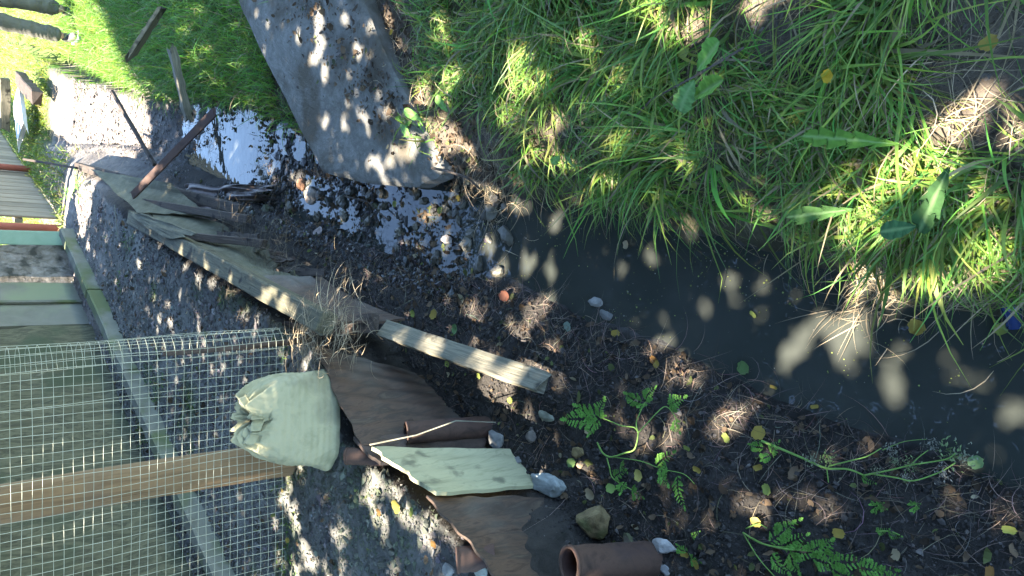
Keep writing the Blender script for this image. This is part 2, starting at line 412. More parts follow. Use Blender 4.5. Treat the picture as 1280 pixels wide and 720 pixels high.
def bulk_stones():
    # terrace gravel
    x, y = scatter(170000, -2.4, 1.2, 1.7, 8)
    dT = sdist(LINE_T, x, y); z = hz(x, y)
    k = (dT > -.02) & inview(x, y, z) & (rng.random(len(x)) < np.clip(3.2 / y, .4, 1) * (.75 + .8 * fbm(x, y, 4, 2)))
    x, y, z = x[k], y[k], z[k]
    s = rng.gamma(2.2, .0026, len(x)).clip(.0025, .026)
    g = rng.uniform(.055, .135, (len(x), 1)); g[rng.random(len(x)) < .04] *= 1.8; c = g * np.array([[1, .96, .88]]) * (1 + .05 * rng.normal(size=(len(x), 3)))
    ms = np.clip(fbm(x, y, 3, 4, 31) * 2 - .1, 0, .8)[:, None] * (y < 5.5)[:, None]
    c = c * (1 - ms * .6) + np.array([.045, .075, .018]) * ms * .6
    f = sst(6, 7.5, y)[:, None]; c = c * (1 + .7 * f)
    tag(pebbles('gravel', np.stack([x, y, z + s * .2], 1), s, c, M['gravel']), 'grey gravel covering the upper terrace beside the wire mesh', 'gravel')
    # rubble in the shallow upper stream
    x, y = scatter(150000, -.1, 2.3, 2.45, 8.8)
    dL = sdist(LINE_L, x, y); dR = -sdist(LINE_R, x, y); z = hz(x, y)
    pud = ell(x, y, (.98, 5.65), (.24, .62), .15)
    pud = np.maximum(pud, .6 * ell(x, y, (.40, 3.15), (.08, .12), .3)); pud = np.maximum(pud, .92 * (1 - sst(2.6, 3.0, y)))
    k = (dL < .10) & (dR < .10) & (rng.random(len(x)) < (1 - pud) * (.45 + .55 * (fbm(x, y, 5, 3, 77) > -.2)) * (.75 + .25 * sst(5.5, 7, y)))
    x, y, z = x[k], y[k], z[k]
    s = rng.gamma(1.4, .0042, len(x)).clip(.0025, .030)
    s = np.where(y > 5.8, s * .6, s)
    g = rng.gamma(2, .014, (len(x), 1)).clip(.008, .12); c = g * np.array([[1, .92, .75]]) * (1 + .12 * rng.normal(size=(len(x), 3)))
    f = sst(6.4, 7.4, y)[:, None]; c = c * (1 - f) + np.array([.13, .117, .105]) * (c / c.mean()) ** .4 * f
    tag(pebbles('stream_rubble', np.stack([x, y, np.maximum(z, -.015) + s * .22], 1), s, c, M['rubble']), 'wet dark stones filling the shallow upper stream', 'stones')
    # grit, crumbs and stones on the lower soil bank
    x, y = scatter(100000, -1.3, .4, .3, 4.2)
    dL = sdist(LINE_L, x, y); dS = sdist(LINE_S, x, y); z = hz(x, y)
    k = (dL > .01) & (dS < .05) & inview(x, y, z)
    x, y, z = x[k], y[k], z[k]
    s = rng.gamma(1.4, .0020, len(x)).clip(.0012, .014)
    g = rng.uniform(.012, .05, (len(x), 1)) * (1 + 1.6 * (rng.random((len(x), 1)) < .05)); c = g * np.array([[1, .9, .78]])
    tag(pebbles('soil_crumbs', np.stack([x, y, z + s * .2], 1), s, c, M['gravel'], .75), 'crumbs of dark soil and grit on the lower bank', 'soil')
    # crumbs on the bare patches of the right bank
    x, y = scatter(30000, 0, 2.4, .3, 5)
    dR = -sdist(LINE_R, x, y); z = hz(x, y)
    k = (dR > .0) & (rng.random(len(x)) < bare(x, y) + .1) & inview(x, y, z)
    x, y, z = x[k], y[k], z[k]
    z = top_z(x, y); kk = ~on_slab(x, y) | (rng.random(len(x)) < np.clip((hz(x, y) - slab_plane(x, y) + .12) / .14, .015, 1)); x, y, z = x[kk], y[kk], z[kk]
    s = rng.gamma(1.5, .0022, len(x)).clip(.0015, .016)
    g = rng.uniform(.04, .13, (len(x), 1)); c = g * np.array([[1, .86, .7]])
    tag(pebbles('dry_crumbs', np.stack([x, y, z + s * .2], 1), s, c, M['gravel'], .75), 'dry brown crumbs of soil between the grass of the right bank', 'soil')
bulk_stones()

# ------------------------------------------------------------------ blades (grass, straw, roots)
def blades(name, x, y, az, L, W, rise, droop, tint, mt, segs=5, z=None, clampoff=.006, curl=None, twist=None):
    n = len(x); z0 = hz(x, y) if z is None else z
    s = np.linspace(0, 1, segs + 1)[None, :]
    hor = L[:, None] * (np.sqrt(np.clip(1 - rise[:, None] ** 2, 0, 1)) * s + .35 * droop[:, None] * s ** 2)
    ver = L[:, None] * (rise[:, None] * s - droop[:, None] * s ** 2.2)
    a = az[:, None] + (0 if curl is None else curl[:, None] * s)
    # integrate heading
    dh = np.diff(hor, axis=1, prepend=0)
    px = x[:, None] + np.cumsum(dh * np.cos(a), 1); py = y[:, None] + np.cumsum(dh * np.sin(a), 1)
    pz = z0[:, None] + ver
    g = np.maximum(hz(px.ravel(), py.ravel(), False).reshape(px.shape), 0) + clampoff
    pz = np.maximum(pz, g)
    wd = W[:, None] * np.clip(1 - s ** 1.8, .06, 1) * (.6 + .4 * np.minimum(1, s * 5)) / 2
    tw = (rng.uniform(-.8, .8, n) if twist is None else twist)[:, None]
    sx = -np.sin(a) * wd * np.cos(tw); sy = np.cos(a) * wd * np.cos(tw); sz = wd * np.sin(tw) * np.ones_like(s)
    A = np.stack([px - sx, py - sy, pz - sz], 2); B = np.stack([px + sx, py + sy, pz + sz], 2)
    V = np.stack([A, B], 2).reshape(n, -1, 3); k = V.shape[1]
    q = np.array([[2 * i, 2 * i + 1, 2 * i + 3, 2 * i + 2] for i in range(segs)])
    F = (q[None] + (np.arange(n) * k)[:, None, None]).reshape(-1, 4)
    o = mk(name, V.reshape(-1, 3), F, mt, tint=np.repeat(tint, k, 0), origin=(0, 0, 0))
    return o
def gcol(n, dry=.1, base=(.14, .25, .042)):
    c = np.array(base)[None] * rng.uniform(.6, 1.5, (n, 1)) * (1 + .12 * rng.normal(size=(n, 3)))
    c[:, 0] *= rng.uniform(.7, 1.4, n)
    d = rng.random(n) < dry
    c[d] = np.array([.27, .22, .12]) * rng.uniform(.6, 1.4, (d.sum(), 1))
    return c.clip(.005, .8)
def build_grass():
    # near right bank: long blades combed toward the ditch
    x, y = scatter(68000, -.1, 1.9, .15, 3.4)
    dR = -sdist(LINE_R, x, y); z = hz(x, y)
    tuft = .45 + 1.3 * fbm(x, y, 7, 2, 50)
    k = (dR > .08) & (rng.random(len(x)) < (1 - bare(x, y) * 1.3).clip(0, 1) * np.clip(tuft + .3, .25, 1)) & inview(x, y, z, 200)
    x, y, dR = x[k], y[k], dR[k]; n = len(x)
    edge = np.exp(-dR / .22)
    # tufts: blades near each other share a heading
    ta = fbm(x, y, 5, 2, 120) * 5.5
    az = np.pi * 1.15 + ta + rng.normal(0, .75, n)
    far = sst(1.7, 2.6, y)
    az = az * (1 - far) + far * (rng.uniform(0, 2 * np.pi, n))
    L = rng.gamma(5, .032, n).clip(.05, .40) * (1 - .3 * far) * (.95 - .2 * edge)
    W = rng.gamma(5, .0012, n).clip(.002, .012)
    wide = rng.random(n) < .07; W[wide] *= 1.7
    rise = np.clip(rng.normal(.5, .22, n) + .2 * far, .08, .97)
    droop = np.clip(rng.normal(.45, .22, n), 0, 1.1)
    c = gcol(n, .13)
    tag(blades('bank_grass', x, y, az, L, W, rise, droop, c, M['grass'], 5, curl=rng.normal(0, .5, n)), 'long green grass hanging over the right bank of the ditch', 'grass', kind='stuff')
    # upper right bank, beyond the slab
    x, y = scatter(90000, .7, 4.6, 3.6, 9.6)
    dR = -sdist(LINE_R, x, y); z = hz(x, y)
    sl = ell(x, y, (1.15, 3.6), (.75, .75), .2)
    k = (dR > .02) & (rng.random(len(x)) < (1 - sl)) & inview(x, y, z, 100)
    x, y = x[k], y[k]; n = len(x)
    az = rng.uniform(0, 2 * np.pi, n) + .6 * fbm(x, y, 2, 2, 7)
    c = gcol(n, .05, (.12, .26, .03))
    tag(blades('meadow_grass', x, y, az, rng.gamma(5, .032, n).clip(.06, .34), rng.uniform(.0035, .008, n), np.clip(rng.normal(.8, .15, n), .2, .98), rng.uniform(.1, .7, n), c, M['grass'], 4),
        'bright green grass on the bank past the concrete slab', 'grass', kind='stuff')
    # sunlit far lawn
    x, y = scatter(60000, .2, 6.5, 8.0, 16)
    z = hz(x, y)
    dL = sdist(LINE_L, x, y); dR = -sdist(LINE_R, x, y)
    k = ((dR > .25) | ((dL > .05) & (y > 8.3)) | (y > 9.6)) & inview(x, y, z, 100) & ~((dL > .0) & (y < 9.2) & (rng.random(len(x)) < .3))
    x, y = x[k], y[k]; n = len(x)
    c = gcol(n, .12, (.16, .24, .03))
    tag(blades('lawn_grass', x, y, rng.uniform(0, 6.28, n), rng.uniform(.06, .15, n), rng.uniform(.006, .012, n), np.clip(rng.normal(.8, .12, n), .3, .98), rng.uniform(.1, .6, n), c, M['grass'], 3),
        'sunlit yellow green lawn at the far end of the ditch', 'grass', kind='stuff')
    # moss tufts and weeds on the terrace
    x, y = scatter(30000, -2.2, .5, 3.3, 6.5)
    dT = sdist(LINE_T, x, y)
    k = (dT > .05) & (rng.random(len(x)) < np.clip(fbm(x, y, 3, 4, 31) * 3 - .5, 0, .7))
    x, y = x[k], y[k]; n = len(x)
    tag(blades('terrace_weeds', x, y, rng.uniform(0, 6.28, n), rng.uniform(.015, .05, n), rng.uniform(.004, .009, n), rng.uniform(.2, .8, n), rng.uniform(0, .5, n), gcol(n, .1, (.07, .14, .02)), M['grass'], 2),
        'low weeds and moss on the gravel behind the wire mesh', 'weeds', kind='stuff')
def build_straw():
    # roots and dead stalks on the soil bank, lying along the ditch
    x, y = scatter(16000, -1.1, .25, .4, 4.0)
    dL = sdist(LINE_L, x, y); dS = sdist(LINE_S, x, y)
    edge = np.exp(-np.abs(dL - .07) / .09)
    k = (dL > -.02) & (dS < 0) & (rng.random(len(x)) < .16 + .84 * edge)
    x, y = x[k], y[k]; n = len(x)
    az = rng.choice([1.9, -1.25], n) + rng.normal(0, .7, n)
    c = np.array([.17, .135, .10])[None] * rng.uniform(.2, 1.5, (n, 1)) * (1 + .1 * rng.normal(size=(n, 3)))
    tag(blades('dead_roots', x, y, az, rng.uniform(.03, .16, n), rng.uniform(.0008, .0022, n), rng.uniform(0, .25, n), rng.uniform(0, .3, n), c.clip(.01, 1), M['straw'], 5, curl=rng.normal(0, 1.3, n), clampoff=.004),
        'dead roots and stalks matted along the left bank', 'roots', kind='stuff')
    # dry straw under the green grass
    x, y = scatter(7000, .0, 2.1, .3, 4.4)
    dR = -sdist(LINE_R, x, y)
    k = (dR > -.01) & inview(x, y, hz(x, y), 60)
    x, y = x[k], y[k]; n = len(x)
    c = np.array([.26, .21, .13])[None] * rng.uniform(.35, 1.25, (n, 1))
    tag(blades('dead_grass', x, y, rng.uniform(0, 6.28, n), rng.uniform(.04, .17, n), rng.uniform(.0012, .003, n), rng.uniform(0, .3, n), rng.uniform(0, .4, n), c, M['straw'], 4, curl=rng.normal(0, 1, n), clampoff=.005),
        'dead dry grass lying under the green blades', 'grass', kind='stuff')
    # straw wads: pixel centre, spread, count, heading
    xs, ys, azs, Ls, cs, zs = [], [], [], [], [], []
    for (X, Y, r, n, a, dz) in [(388, 425, .07, 200, 2.9, .06), (410, 405, .07, 140, 2.6, .05), (440, 402, .10, 120, 3.0, .04), (340, 330, .16, 160, 2.7, .03), (300, 305, .16, 120, 2.6, .03),
                                (625, 235, .10, 200, 2.4, .01), (480, 100, .16, 170, .5, .01), (1090, 365, .05, 90, 2.4, .01), (1105, 285, .07, 110, 1.0, .03), (1230, 345, .06, 120, 2.0, .02),
                                (75, 145, .5, 260, 1.0, .05), (150, 195, .22, 110, 1.0, .02), (540, 60, .14, 130, .3, .01), (1190, 150, .1, 100, 2.0, .03), (330, 215, .08, 60, 1, .01), (352, 322, .18, 260, 2.6, .03), (225, 110, .3, 160, 1.2, .06), (240, 150, .2, 120, 2, .04), (210, 70, .3, 140, 1.2, .06), (265, 165, .16, 90, 1.5, .03), (440, 90, .16, 170, .6, .03), (500, 140, .10, 90, 2.2, .02), (85, 120, .4, 200, 1, .06)]:
        za = {(388, 425): .60, (410, 405): .60, (440, 402): .46, (340, 330): .42, (300, 305): .40, (352, 322): .33}.get((X, Y))
        g = P(X, Y, za) if za else G(X, Y)
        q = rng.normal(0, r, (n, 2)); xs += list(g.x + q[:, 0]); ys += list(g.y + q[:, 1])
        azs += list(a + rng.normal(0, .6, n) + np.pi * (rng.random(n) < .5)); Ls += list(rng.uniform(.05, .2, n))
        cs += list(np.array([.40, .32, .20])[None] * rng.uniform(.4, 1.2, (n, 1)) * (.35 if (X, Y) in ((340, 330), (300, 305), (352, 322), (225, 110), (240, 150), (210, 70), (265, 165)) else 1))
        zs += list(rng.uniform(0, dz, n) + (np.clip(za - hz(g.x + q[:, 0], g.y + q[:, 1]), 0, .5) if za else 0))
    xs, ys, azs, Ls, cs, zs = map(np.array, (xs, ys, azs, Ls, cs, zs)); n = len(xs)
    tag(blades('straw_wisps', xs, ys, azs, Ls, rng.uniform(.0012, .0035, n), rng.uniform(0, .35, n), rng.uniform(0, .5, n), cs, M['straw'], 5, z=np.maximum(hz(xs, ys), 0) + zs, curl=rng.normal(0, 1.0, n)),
        'pale straw caught in wisps along the banks and boards', 'straw', kind='stuff')
build_grass(); build_straw()

def build_litter():
    X_ = []
    def put(n, x0, x1, y0, y1, fn, zf):
        x, y = scatter(n, x0, x1, y0, y1); k = (rng.random(n) < fn(x, y)); x, y = x[k], y[k]; k = inview(x, y, hz(x, y), 30); x, y = x[k], y[k]
        X_.append(np.stack([x, y, zf(x, y)], 1))
    put(22000, -.1, 2.0, 2.4, 6.6, lambda x, y: ((sdist(LINE_L, x, y) < .12) & (-sdist(LINE_R, x, y) < .08)) * np.clip(.35 + 1.4 * fbm(x, y, 4, 3, 91), 0, 1) * (1 - .96 * ell(x, y, (.98, 5.65), (.25, .62), .15)), lambda x, y: np.maximum(hz(x, y), 0) + .006)
    put(5000, -1.1, .3, .3, 4, lambda x, y: ((sdist(LINE_L, x, y) > 0) & (sdist(LINE_S, x, y) < 0)) * .55, lambda x, y: hz(x, y) + .006)
    put(9000, .3, 2.3, 2.0, 4.6, lambda x, y: bare(x, y) * .9 * (-sdist(LINE_R, x, y) > .02) * np.where(on_slab(x, y), np.clip(1.1 * (hz(x, y) - slab_plane(x, y) + .14) / .16, .012, 1), 1), lambda x, y: top_z(x, y) + .008)
    put(3500, -2.2, .8, 1.7, 7, lambda x, y: (sdist(LINE_T, x, y) > .02) * .5, lambda x, y: hz(x, y) + .012)
    P_ = np.concatenate(X_); n = len(P_)
    nr = rng.normal(size=(n, 3)) * np.array([.45, .45, 1]); nr[:, 2] = abs(nr[:, 2]) + .3; nr /= np.linalg.norm(nr, axis=1)[:, None]
    u = np.cross(nr, rng.normal(size=(n, 3))); u /= np.linalg.norm(u, axis=1)[:, None]; v = np.cross(nr, u)
    L_ = rng.gamma(5, .0024, (n, 1)).clip(.004, .028); W_ = L_ * rng.uniform(.35, .65, (n, 1)); cu = L_ * rng.uniform(0, .5, (n, 1))
    V = np.stack([P_ - u * L_ + nr * cu, P_ - u * L_ * .4 + v * W_, P_ + u * L_ * .4 + v * W_, P_ + u * L_ + nr * cu, P_ + u * L_ * .4 - v * W_, P_ - u * L_ * .4 - v * W_], 1)
    F0 = np.array([[0, 1, 5], [1, 2, 4], [1, 4, 5], [2, 3, 4]]); F = (F0[None] + (np.arange(n) * 6)[:, None, None]).reshape(-1, 3)
    c = np.array([.10, .070, .042])[None] * rng.uniform(.3, 1.7, (n, 1)); g_ = rng.random(n) < .12; c[g_] = np.array([.10, .12, .04]) * rng.uniform(.4, 1.4, (g_.sum(), 1)); g_ = rng.random(n) < .02; c[g_] = np.array([.30, .26, .16])
    tag(mk('leaf_litter', V.reshape(-1, 3), F, M['leaf'], tint=np.repeat(c, 6, 0), smooth=False, origin=(0, 0, 0)), 'brown rotting leaf litter scattered over soil, stones and gravel', 'leaf litter', kind='stuff')
build_litter()
# duckweed specks on the water
def build_duckweed():
    x, y = scatter(16000, -.6, .6, .3, 3)
    k = (sdist(LINE_L, x, y) < -.01) & (-sdist(LINE_R, x, y) < -.01) & (rng.random(len(x)) < .05 + .5 * np.clip(fbm(x, y, 5, 3, 60) * 2, 0, 1))
    x, y = x[k], y[k]; n = len(x); r = rng.gamma(2, .0008, n).clip(.0007, .004)
    a = rng.random(n) * 6.28
    V = np.stack([np.stack([x + r * np.cos(a + t) * (1 if i % 2 else .7), y + r * np.sin(a + t), np.full(n, .0015)], 1) for i, t in enumerate(np.arange(6) * 1.047)], 1)
    F = np.arange(n * 6).reshape(n, 6)
    c = np.array([.22, .26, .07])[None] * rng.uniform(.3, 1.6, (n, 1)); w_ = rng.random(n) < .25; c[w_] = np.array([.3, .3, .26]) * rng.uniform(.3, 1, (w_.sum(), 1))
    tag(mk('duckweed', V.reshape(-1, 3), F, M['leaf'], tint=np.repeat(c, 6, 0), origin=(0, 0, 0)), 'specks of duckweed and chaff floating on the dark water', 'duckweed', kind='stuff')
build_duckweed()

# ------------------------------------------------------------------ solid shape builders (world-space arrays)
def tube_arr(pts, rad, n=10, cap=True, noise=0.0):
    pts = [Vector(p) for p in pts]; V = []; F = []
    rad = rad if hasattr(rad, '__len__') else [rad] * len(pts)
    up = Vector((0, 0, 1)); prev = None
    for i, p in enumerate(pts):
        d = (pts[min(i + 1, len(pts) - 1)] - pts[max(i - 1, 0)]).normalized()
        if prev is None:
            s = d.cross(up if abs(d.z) < .9 else Vector((1, 0, 0))).normalized()
        else:
            s = (prev - d * prev.dot(d)).normalized()
        prev = s; t = d.cross(s)
        for k in range(n):
            a = 2 * math.pi * k / n; r = rad[i] * (1 + noise * rnd.uniform(-1, 1))
            V.append(p + s * math.cos(a) * r + t * math.sin(a) * r)
    for i in range(len(pts) - 1):
        for k in range(n):
            F.append((i * n + k, i * n + (k + 1) % n, (i + 1) * n + (k + 1) % n, (i + 1) * n + k))
    if cap: F.append(tuple(range(n))[::-1]); F.append(tuple(range((len(pts) - 1) * n, len(pts) * n)))
    return V, F
def sheet_arr(c, th, nu=24, nv=12, wave=0, amp=0.0, warp=0.0, ragged=0.0, seed=0.0, side=1):
    """a thin sheet between four corners (a-b along u, a-d along v) with real thickness"""
    a, b, cc, d = [Vector(q) for q in c]
    nrm = (b - a).cross(d - a).normalized() * side
    V = []; F = []
    for layer in (0, 1):
        for j in range(nv + 1):
            for i in range(nu + 1):
                u, v = i / nu, j / nv
                uu = u; vv = v
                if ragged:
                    e = ragged * float(vnoise(v * 9 + seed, seed + 3)) ; e2 = ragged * float(vnoise(u * 9 + seed, seed + 8))
                    uu = u + e * (2 * u - 1); vv = v + e2 * (2 * v - 1)
                p = (a * (1 - uu) + b * uu) * (1 - vv) + (d * (1 - uu) + cc * uu) * vv
                off = warp * float(fbm(u * 2.2 + seed, v * 2.2 + seed, 1, 3)) + (amp * math.sin(wave * 2 * math.pi * u + seed) if wave else 0)
                V.append(p + nrm * (off - layer * th))
    k = (nu + 1) * (nv + 1); W_ = nu + 1
    for j in range(nv):
        for i in range(nu):
            q = (j * W_ + i, j * W_ + i + 1, (j + 1) * W_ + i + 1, (j + 1) * W_ + i)
            F.append(q); F.append(tuple(x + k for x in q[::-1]))
    per = [i for i in range(W_)] + [j * W_ + nu for j in range(1, nv + 1)] + [nv * W_ + i for i in range(nu - 1, -1, -1)] + [j * W_ for j in range(nv - 1, 0, -1)]
    for i in range(len(per)):
        p, q = per[i], per[(i + 1) % len(per)]; F.append((q, p, p + k, q + k))
    return V, F
def bar_arr(p0, p1, w_, h, up=(0, 0, 1), n=14, rough=.04, taper=1.0, bend=0.0):
    p0, p1 = Vector(p0), Vector(p1); d = (p1 - p0).normalized(); up = Vector(up)
    s = d.cross(up).normalized(); t = s.cross(d).normalized()
    V = []; F = []; prof = [(-.5, -.42), (-.42, -.5), (.42, -.5), (.5, -.42), (.5, .42), (.42, .5), (-.42, .5), (-.5, .42)]
    sd = rnd.uniform(0, 90)
    for i in range(n + 1):
        f = i / n; k = 1 + (taper - 1) * f
        for j, (a, b) in enumerate(prof):
            e = 1 + rough * 2 * float(vnoise(f * 9 + sd, j * .7 + sd))
            ex = 0
            if i in (0, n): ex = rough * .6 * w_ * rnd.uniform(-1, 1)
            V.append(p0.lerp(p1, f) + d * ex + s * a * w_ * k * e + t * (b * h * k * e + bend * math.sin(math.pi * f)))
    m_ = len(prof)
    for i in range(n):
        for j in range(m_): F.append((i * m_ + j, i * m_ + (j + 1) % m_, (i + 1) * m_ + (j + 1) % m_, (i + 1) * m_ + j))
    F.append(tuple(range(m_))[::-1]); F.append(tuple(range(n * m_, (n + 1) * m_)))
    return V, F
def single(name, VF, mt, label, cat, group=None, smooth=False, tint=None):
    V, F = VF; V = np.array([tuple(v) for v in V])
    t = None if tint is None else np.tile(np.array(tint), (len(V), 1))
    return tag(mk(name, V, F, mt, smooth=smooth, tint=t), label, cat, group)
# ------------------------------------------------------------------ wall, kerb, boundary fence (left and far)
def vert_quad(name, p, q, z0, z1, th, mt, parent, nu=30, nv=14, warp=.0, ragged=0):
    """upright panel from p to q (ground points), facing the ditch"""
    p = Vector((p[0], p[1], 0)); q = Vector((q[0], q[1], 0))
    c = [p + Vector((0, 0, z0)), q + Vector((0, 0, z0)), q + Vector((0, 0, z1)), p + Vector((0, 0, z1))]
    V, F = sheet_arr(c, th, nu, nv, warp=warp, ragged=ragged, seed=rnd.uniform(0, 50), side=1)
    return mk(name, [tuple(v) for v in V], F, mt, parent, smooth=False)
GZ = TERR
KA, KB = Vector((-2.33, 2.65)), Vector((.52, 8.05))           # line of the kerb
kd = (KB - KA).normalized(); kn = Vector((-kd.y, kd.x))     # kn points away from the ditch
def onk(s, off): return KA + kd * s + kn * off
def kerb():
    pts = []; L_ = (KB - KA).length
    t = thing('concrete_kerb', (onk(0, 0).x, onk(0, 0).y, GZ), 'mossy grey concrete kerb running along the gravel below the garden wall', 'kerb')
    n = 5
    for i in range(n):
        a = onk(L_ * i / n + .008, .0); b = onk(L_ * (i + 1) / n - .008, 0)
        V, F = bar_arr((a.x, a.y, GZ + .02), (b.x, b.y, GZ + .02), .09, .17, n=24, rough=.05)
        mk('kerb_block', [tuple(v) for v in V], F, M['kerb'], t, smooth=False)
kerb()
def wall():
    pts = [(-2.9, 2.6), (-.86, 6.33), (-.33, 7.30)]
    t = thing('garden_wall', (-.9, 6.3, GZ), 'low algae stained rendered wall seen through the wire mesh', 'wall')
    vert_quad('rendered_face', pts[0], pts[2], GZ - .1, GZ + 1.3, .22, M['wall'], t, 110, 30, warp=.07)
    n = Vector((-.86, .5))
    V, F = bar_arr((pts[0][0] - .1, pts[0][1] + .05, GZ + 1.33), (pts[2][0] - .1, pts[2][1] + .05, GZ + 1.33), .3, .06, n=40)
    mk('coping', [tuple(v) for v in V], F, M['kerb'], t, smooth=False)
    p = (-.31, 7.35); q = (.05, 7.97)
    t2 = thing('cement_panel', (p[0], p[1], GZ), 'smooth grey cement panel upright beyond the end of the mesh', 'panel')
    vert_quad('panel_face', p, q, GZ - .02, GZ + 1.3, .05, M['panel'], t2, 30, 20, warp=.012)
    V, F = bar_arr((-.12, 7.645, GZ), (-.12, 7.645, GZ + 1.3), .035, .02, up=(-.86, .5, 0))
    mk('joint_strip', [tuple(v) for v in V], F, M['kerb'], t2, smooth=False)
    o = vert_quad('rubble_wall', (.07, 8.0), (.42, 8.36), GZ - .05, GZ + 1.3, .25, M['rubblewall'], None, 60, 60, warp=.10)
    tag(o, 'rough brown rubble wall section between cement panel and green board', 'wall')
wall()
def far_fence():
    # green gate leaf standing open beside its red post
    V, F = bar_arr((.47, 8.22, GZ + .02), (.44, 8.22, GZ + 1.6), .13, .03, up=(0, 1, 0), rough=.03)
    single('green_board', (V, F), M['greenpaint'], 'pale green upright board at the end of the rubble wall', 'board')
    r = P(80, 288, GZ)
    V, F = tube_arr([(r.x + .02, r.y + .08, GZ), (r.x + .02, r.y + .08, GZ + 1.7)], .038, 16)
    single('red_post', (V, F), M['redpaint'], 'red round post beside the pale green board', 'post', smooth=True)
    # boundary fence of upright boards
    s0 = Vector((.68, 8.55)); s1 = Vector((2.6, 13.6)); L_ = (s1 - s0).length; d = (s1 - s0).normalized(); n = Vector((-d.y, d.x))
    f = thing('board_fence', (s0.x, s0.y, GZ), 'sun bleached upright board fence along the far lawn', 'fence')
    nb = 34; wd = L_ / nb
    for i in range(nb):
        c = s0 + d * (i + .5) * wd; h = 1.45 + rnd.uniform(-.03, .03)
        V, F = bar_arr((c.x, c.y, GZ + .02), (c.x, c.y, GZ + h), wd * .93, .022, up=(n.x, n.y, 0), n=5, rough=.02)
        g_ = rnd.choice([.8, .9, 1.0, 1.1]); tn = np.tile(np.array([g_, g_ * .97, g_ * .9]), (len(V), 1))
        mk('board', [tuple(v) for v in V], F, M['fenceboard'], f, smooth=False, tint=tn)
    for z in (.35, 1.15):
        a = s0 + n * .04; b = s1 + n * .04
        V, F = bar_arr((a.x, a.y, GZ + z), (b.x, b.y, GZ + z), .04, .07); mk('rail', [tuple(v) for v in V], F, M['palewood'], f, smooth=False)
    k = 0
    for i, lab in ((11, 'slim red post standing against the board fence'),):
        c = s0 + d * i * wd - n * .06
        V, F = tube_arr([(c.x, c.y, GZ), (c.x, c.y, GZ + 1.55)], .035, 12)
        single('red_fence_post', (V, F), M['redpaint'], lab, 'post', None, True)
far_fence()

# ------------------------------------------------------------------ log post and wire mesh
def post():
    b = P(372, 581, GZ)
    x0, y0 = b.x, b.y + .08
    V = []; F = []; n = 40; k = 60; H_ = 2.3
    for i in range(k + 1):
        z = GZ - .1 + H_ * i / k
        for j in range(n):
            a = 2 * math.pi * j / n
            r = .079 * (1 - .1 * i / k) * (1 + .05 * float(vnoise(a * 1.2, z * 1.3, 1, 5)) + .02 * float(vnoise(a * 6, z * 2, 1, 9)))
            r *= 1 - .10 * math.exp(-((a - 4.0) / .18) ** 2) * (.5 + float(vnoise(z * 2, 0.3)))
            V.append((x0 + .02 * math.sin(z * 1.5) + r * math.cos(a), y0 + r * math.sin(a), z))
    for i in range(k):
        for j in range(n): F.append((i * n + j, i * n + (j + 1) % n, (i + 1) * n + (j + 1) % n, (i + 1) * n + j))
    F.append(tuple(range(k * n, (k + 1) * n)))
    o = mk('log_post', V, F, M['post']); tag(o, 'thick peeled log post standing behind the wire mesh', 'post')
post()
def mesh_fence():
    cell = .032; z0, z1 = GZ + .15, 2.45; yM = 3.13
    t = thing('wire_mesh_fence', (-1.2, yM, GZ), 'green grey welded wire mesh fence stretched before the log post', 'fence')
    # plan curve: straight, then curling over at the free end on the right
    plan = []; x = -3.3
    while x < -.21: plan.append((x, yM + .012 * math.sin(x * 2.1) + .008 * math.sin(x * 7))); x += cell
    R_ = .055; cx, cy = plan[-1][0], yM + R_
    a = 0
    while a < 4.0:
        a += cell / R_; plan.append((cx + R_ * math.sin(a), plan[len(plan) - 1][1] if False else cy - R_ * math.cos(a)))
    base_bulge = lambda px, pz: .02 * math.exp(-((px + .75) / .5) ** 2) * math.exp(-((pz - .9) / .3) ** 2)
    V = []; F = []; r = .00095
    def wire(pts):
        s = len(V)
        for p, dd in pts:
            nx, ny, nz = dd
            for sx, sy in ((-1, 0), (0, -1), (1, 0), (0, 1)):
                V.append((p[0] + (sx * r if nz else 0), p[1] + sy * r, p[2] + (0 if nz else sx * r)))
        m_ = len(pts)
        for i in range(m_ - 1):
            for j in range(4): F.append((s + i * 4 + j, s + i * 4 + (j + 1) % 4, s + (i + 1) * 4 + (j + 1) % 4, s + (i + 1) * 4 + j))
    nz = int((z1 - z0) / cell)
    lean = lambda z: -.012 * (z - z0)
    for i, (px, py) in enumerate(plan):
        wire([((px + .03 * (z - z0) * (1 if px > -.4 else .2) * -1.2 + .003 * math.sin(z * 9 + i), py + base_bulge(px, z) + .007 * math.sin(z * 5 + px * 3), z), (0, 0, 1)) for z in np.linspace(z0 - .012, z1, 26)])
    for k in range(nz + 1):
        z = z0 + k * cell
        pts = [((px + .03 * (z - z0) * (1 if px > -.4 else .2) * -1.2, py + base_bulge(px, z) + .007 * math.sin(z * 5 + px * 3) - .002, z + .006 * math.sin(px * 2.6) + .002 * math.sin(px * 9 + k)), (1, 0, 0)) for px, py in plan]
        wire(pts)
    mk('wire_mesh', V, F, M['wire'], t, smooth=True)
    V, F = tube_arr([(-.235, 3.2, GZ - .02), (-.25, 3.19, GZ + .28), (-.262, 3.185, GZ + .62)], [.014, .013, .011], 8)
    single('thin_stake', (V, F), M['darkwood'], 'thin brown stake at the free end of the wire mesh', 'stake', smooth=True)
mesh_fence()

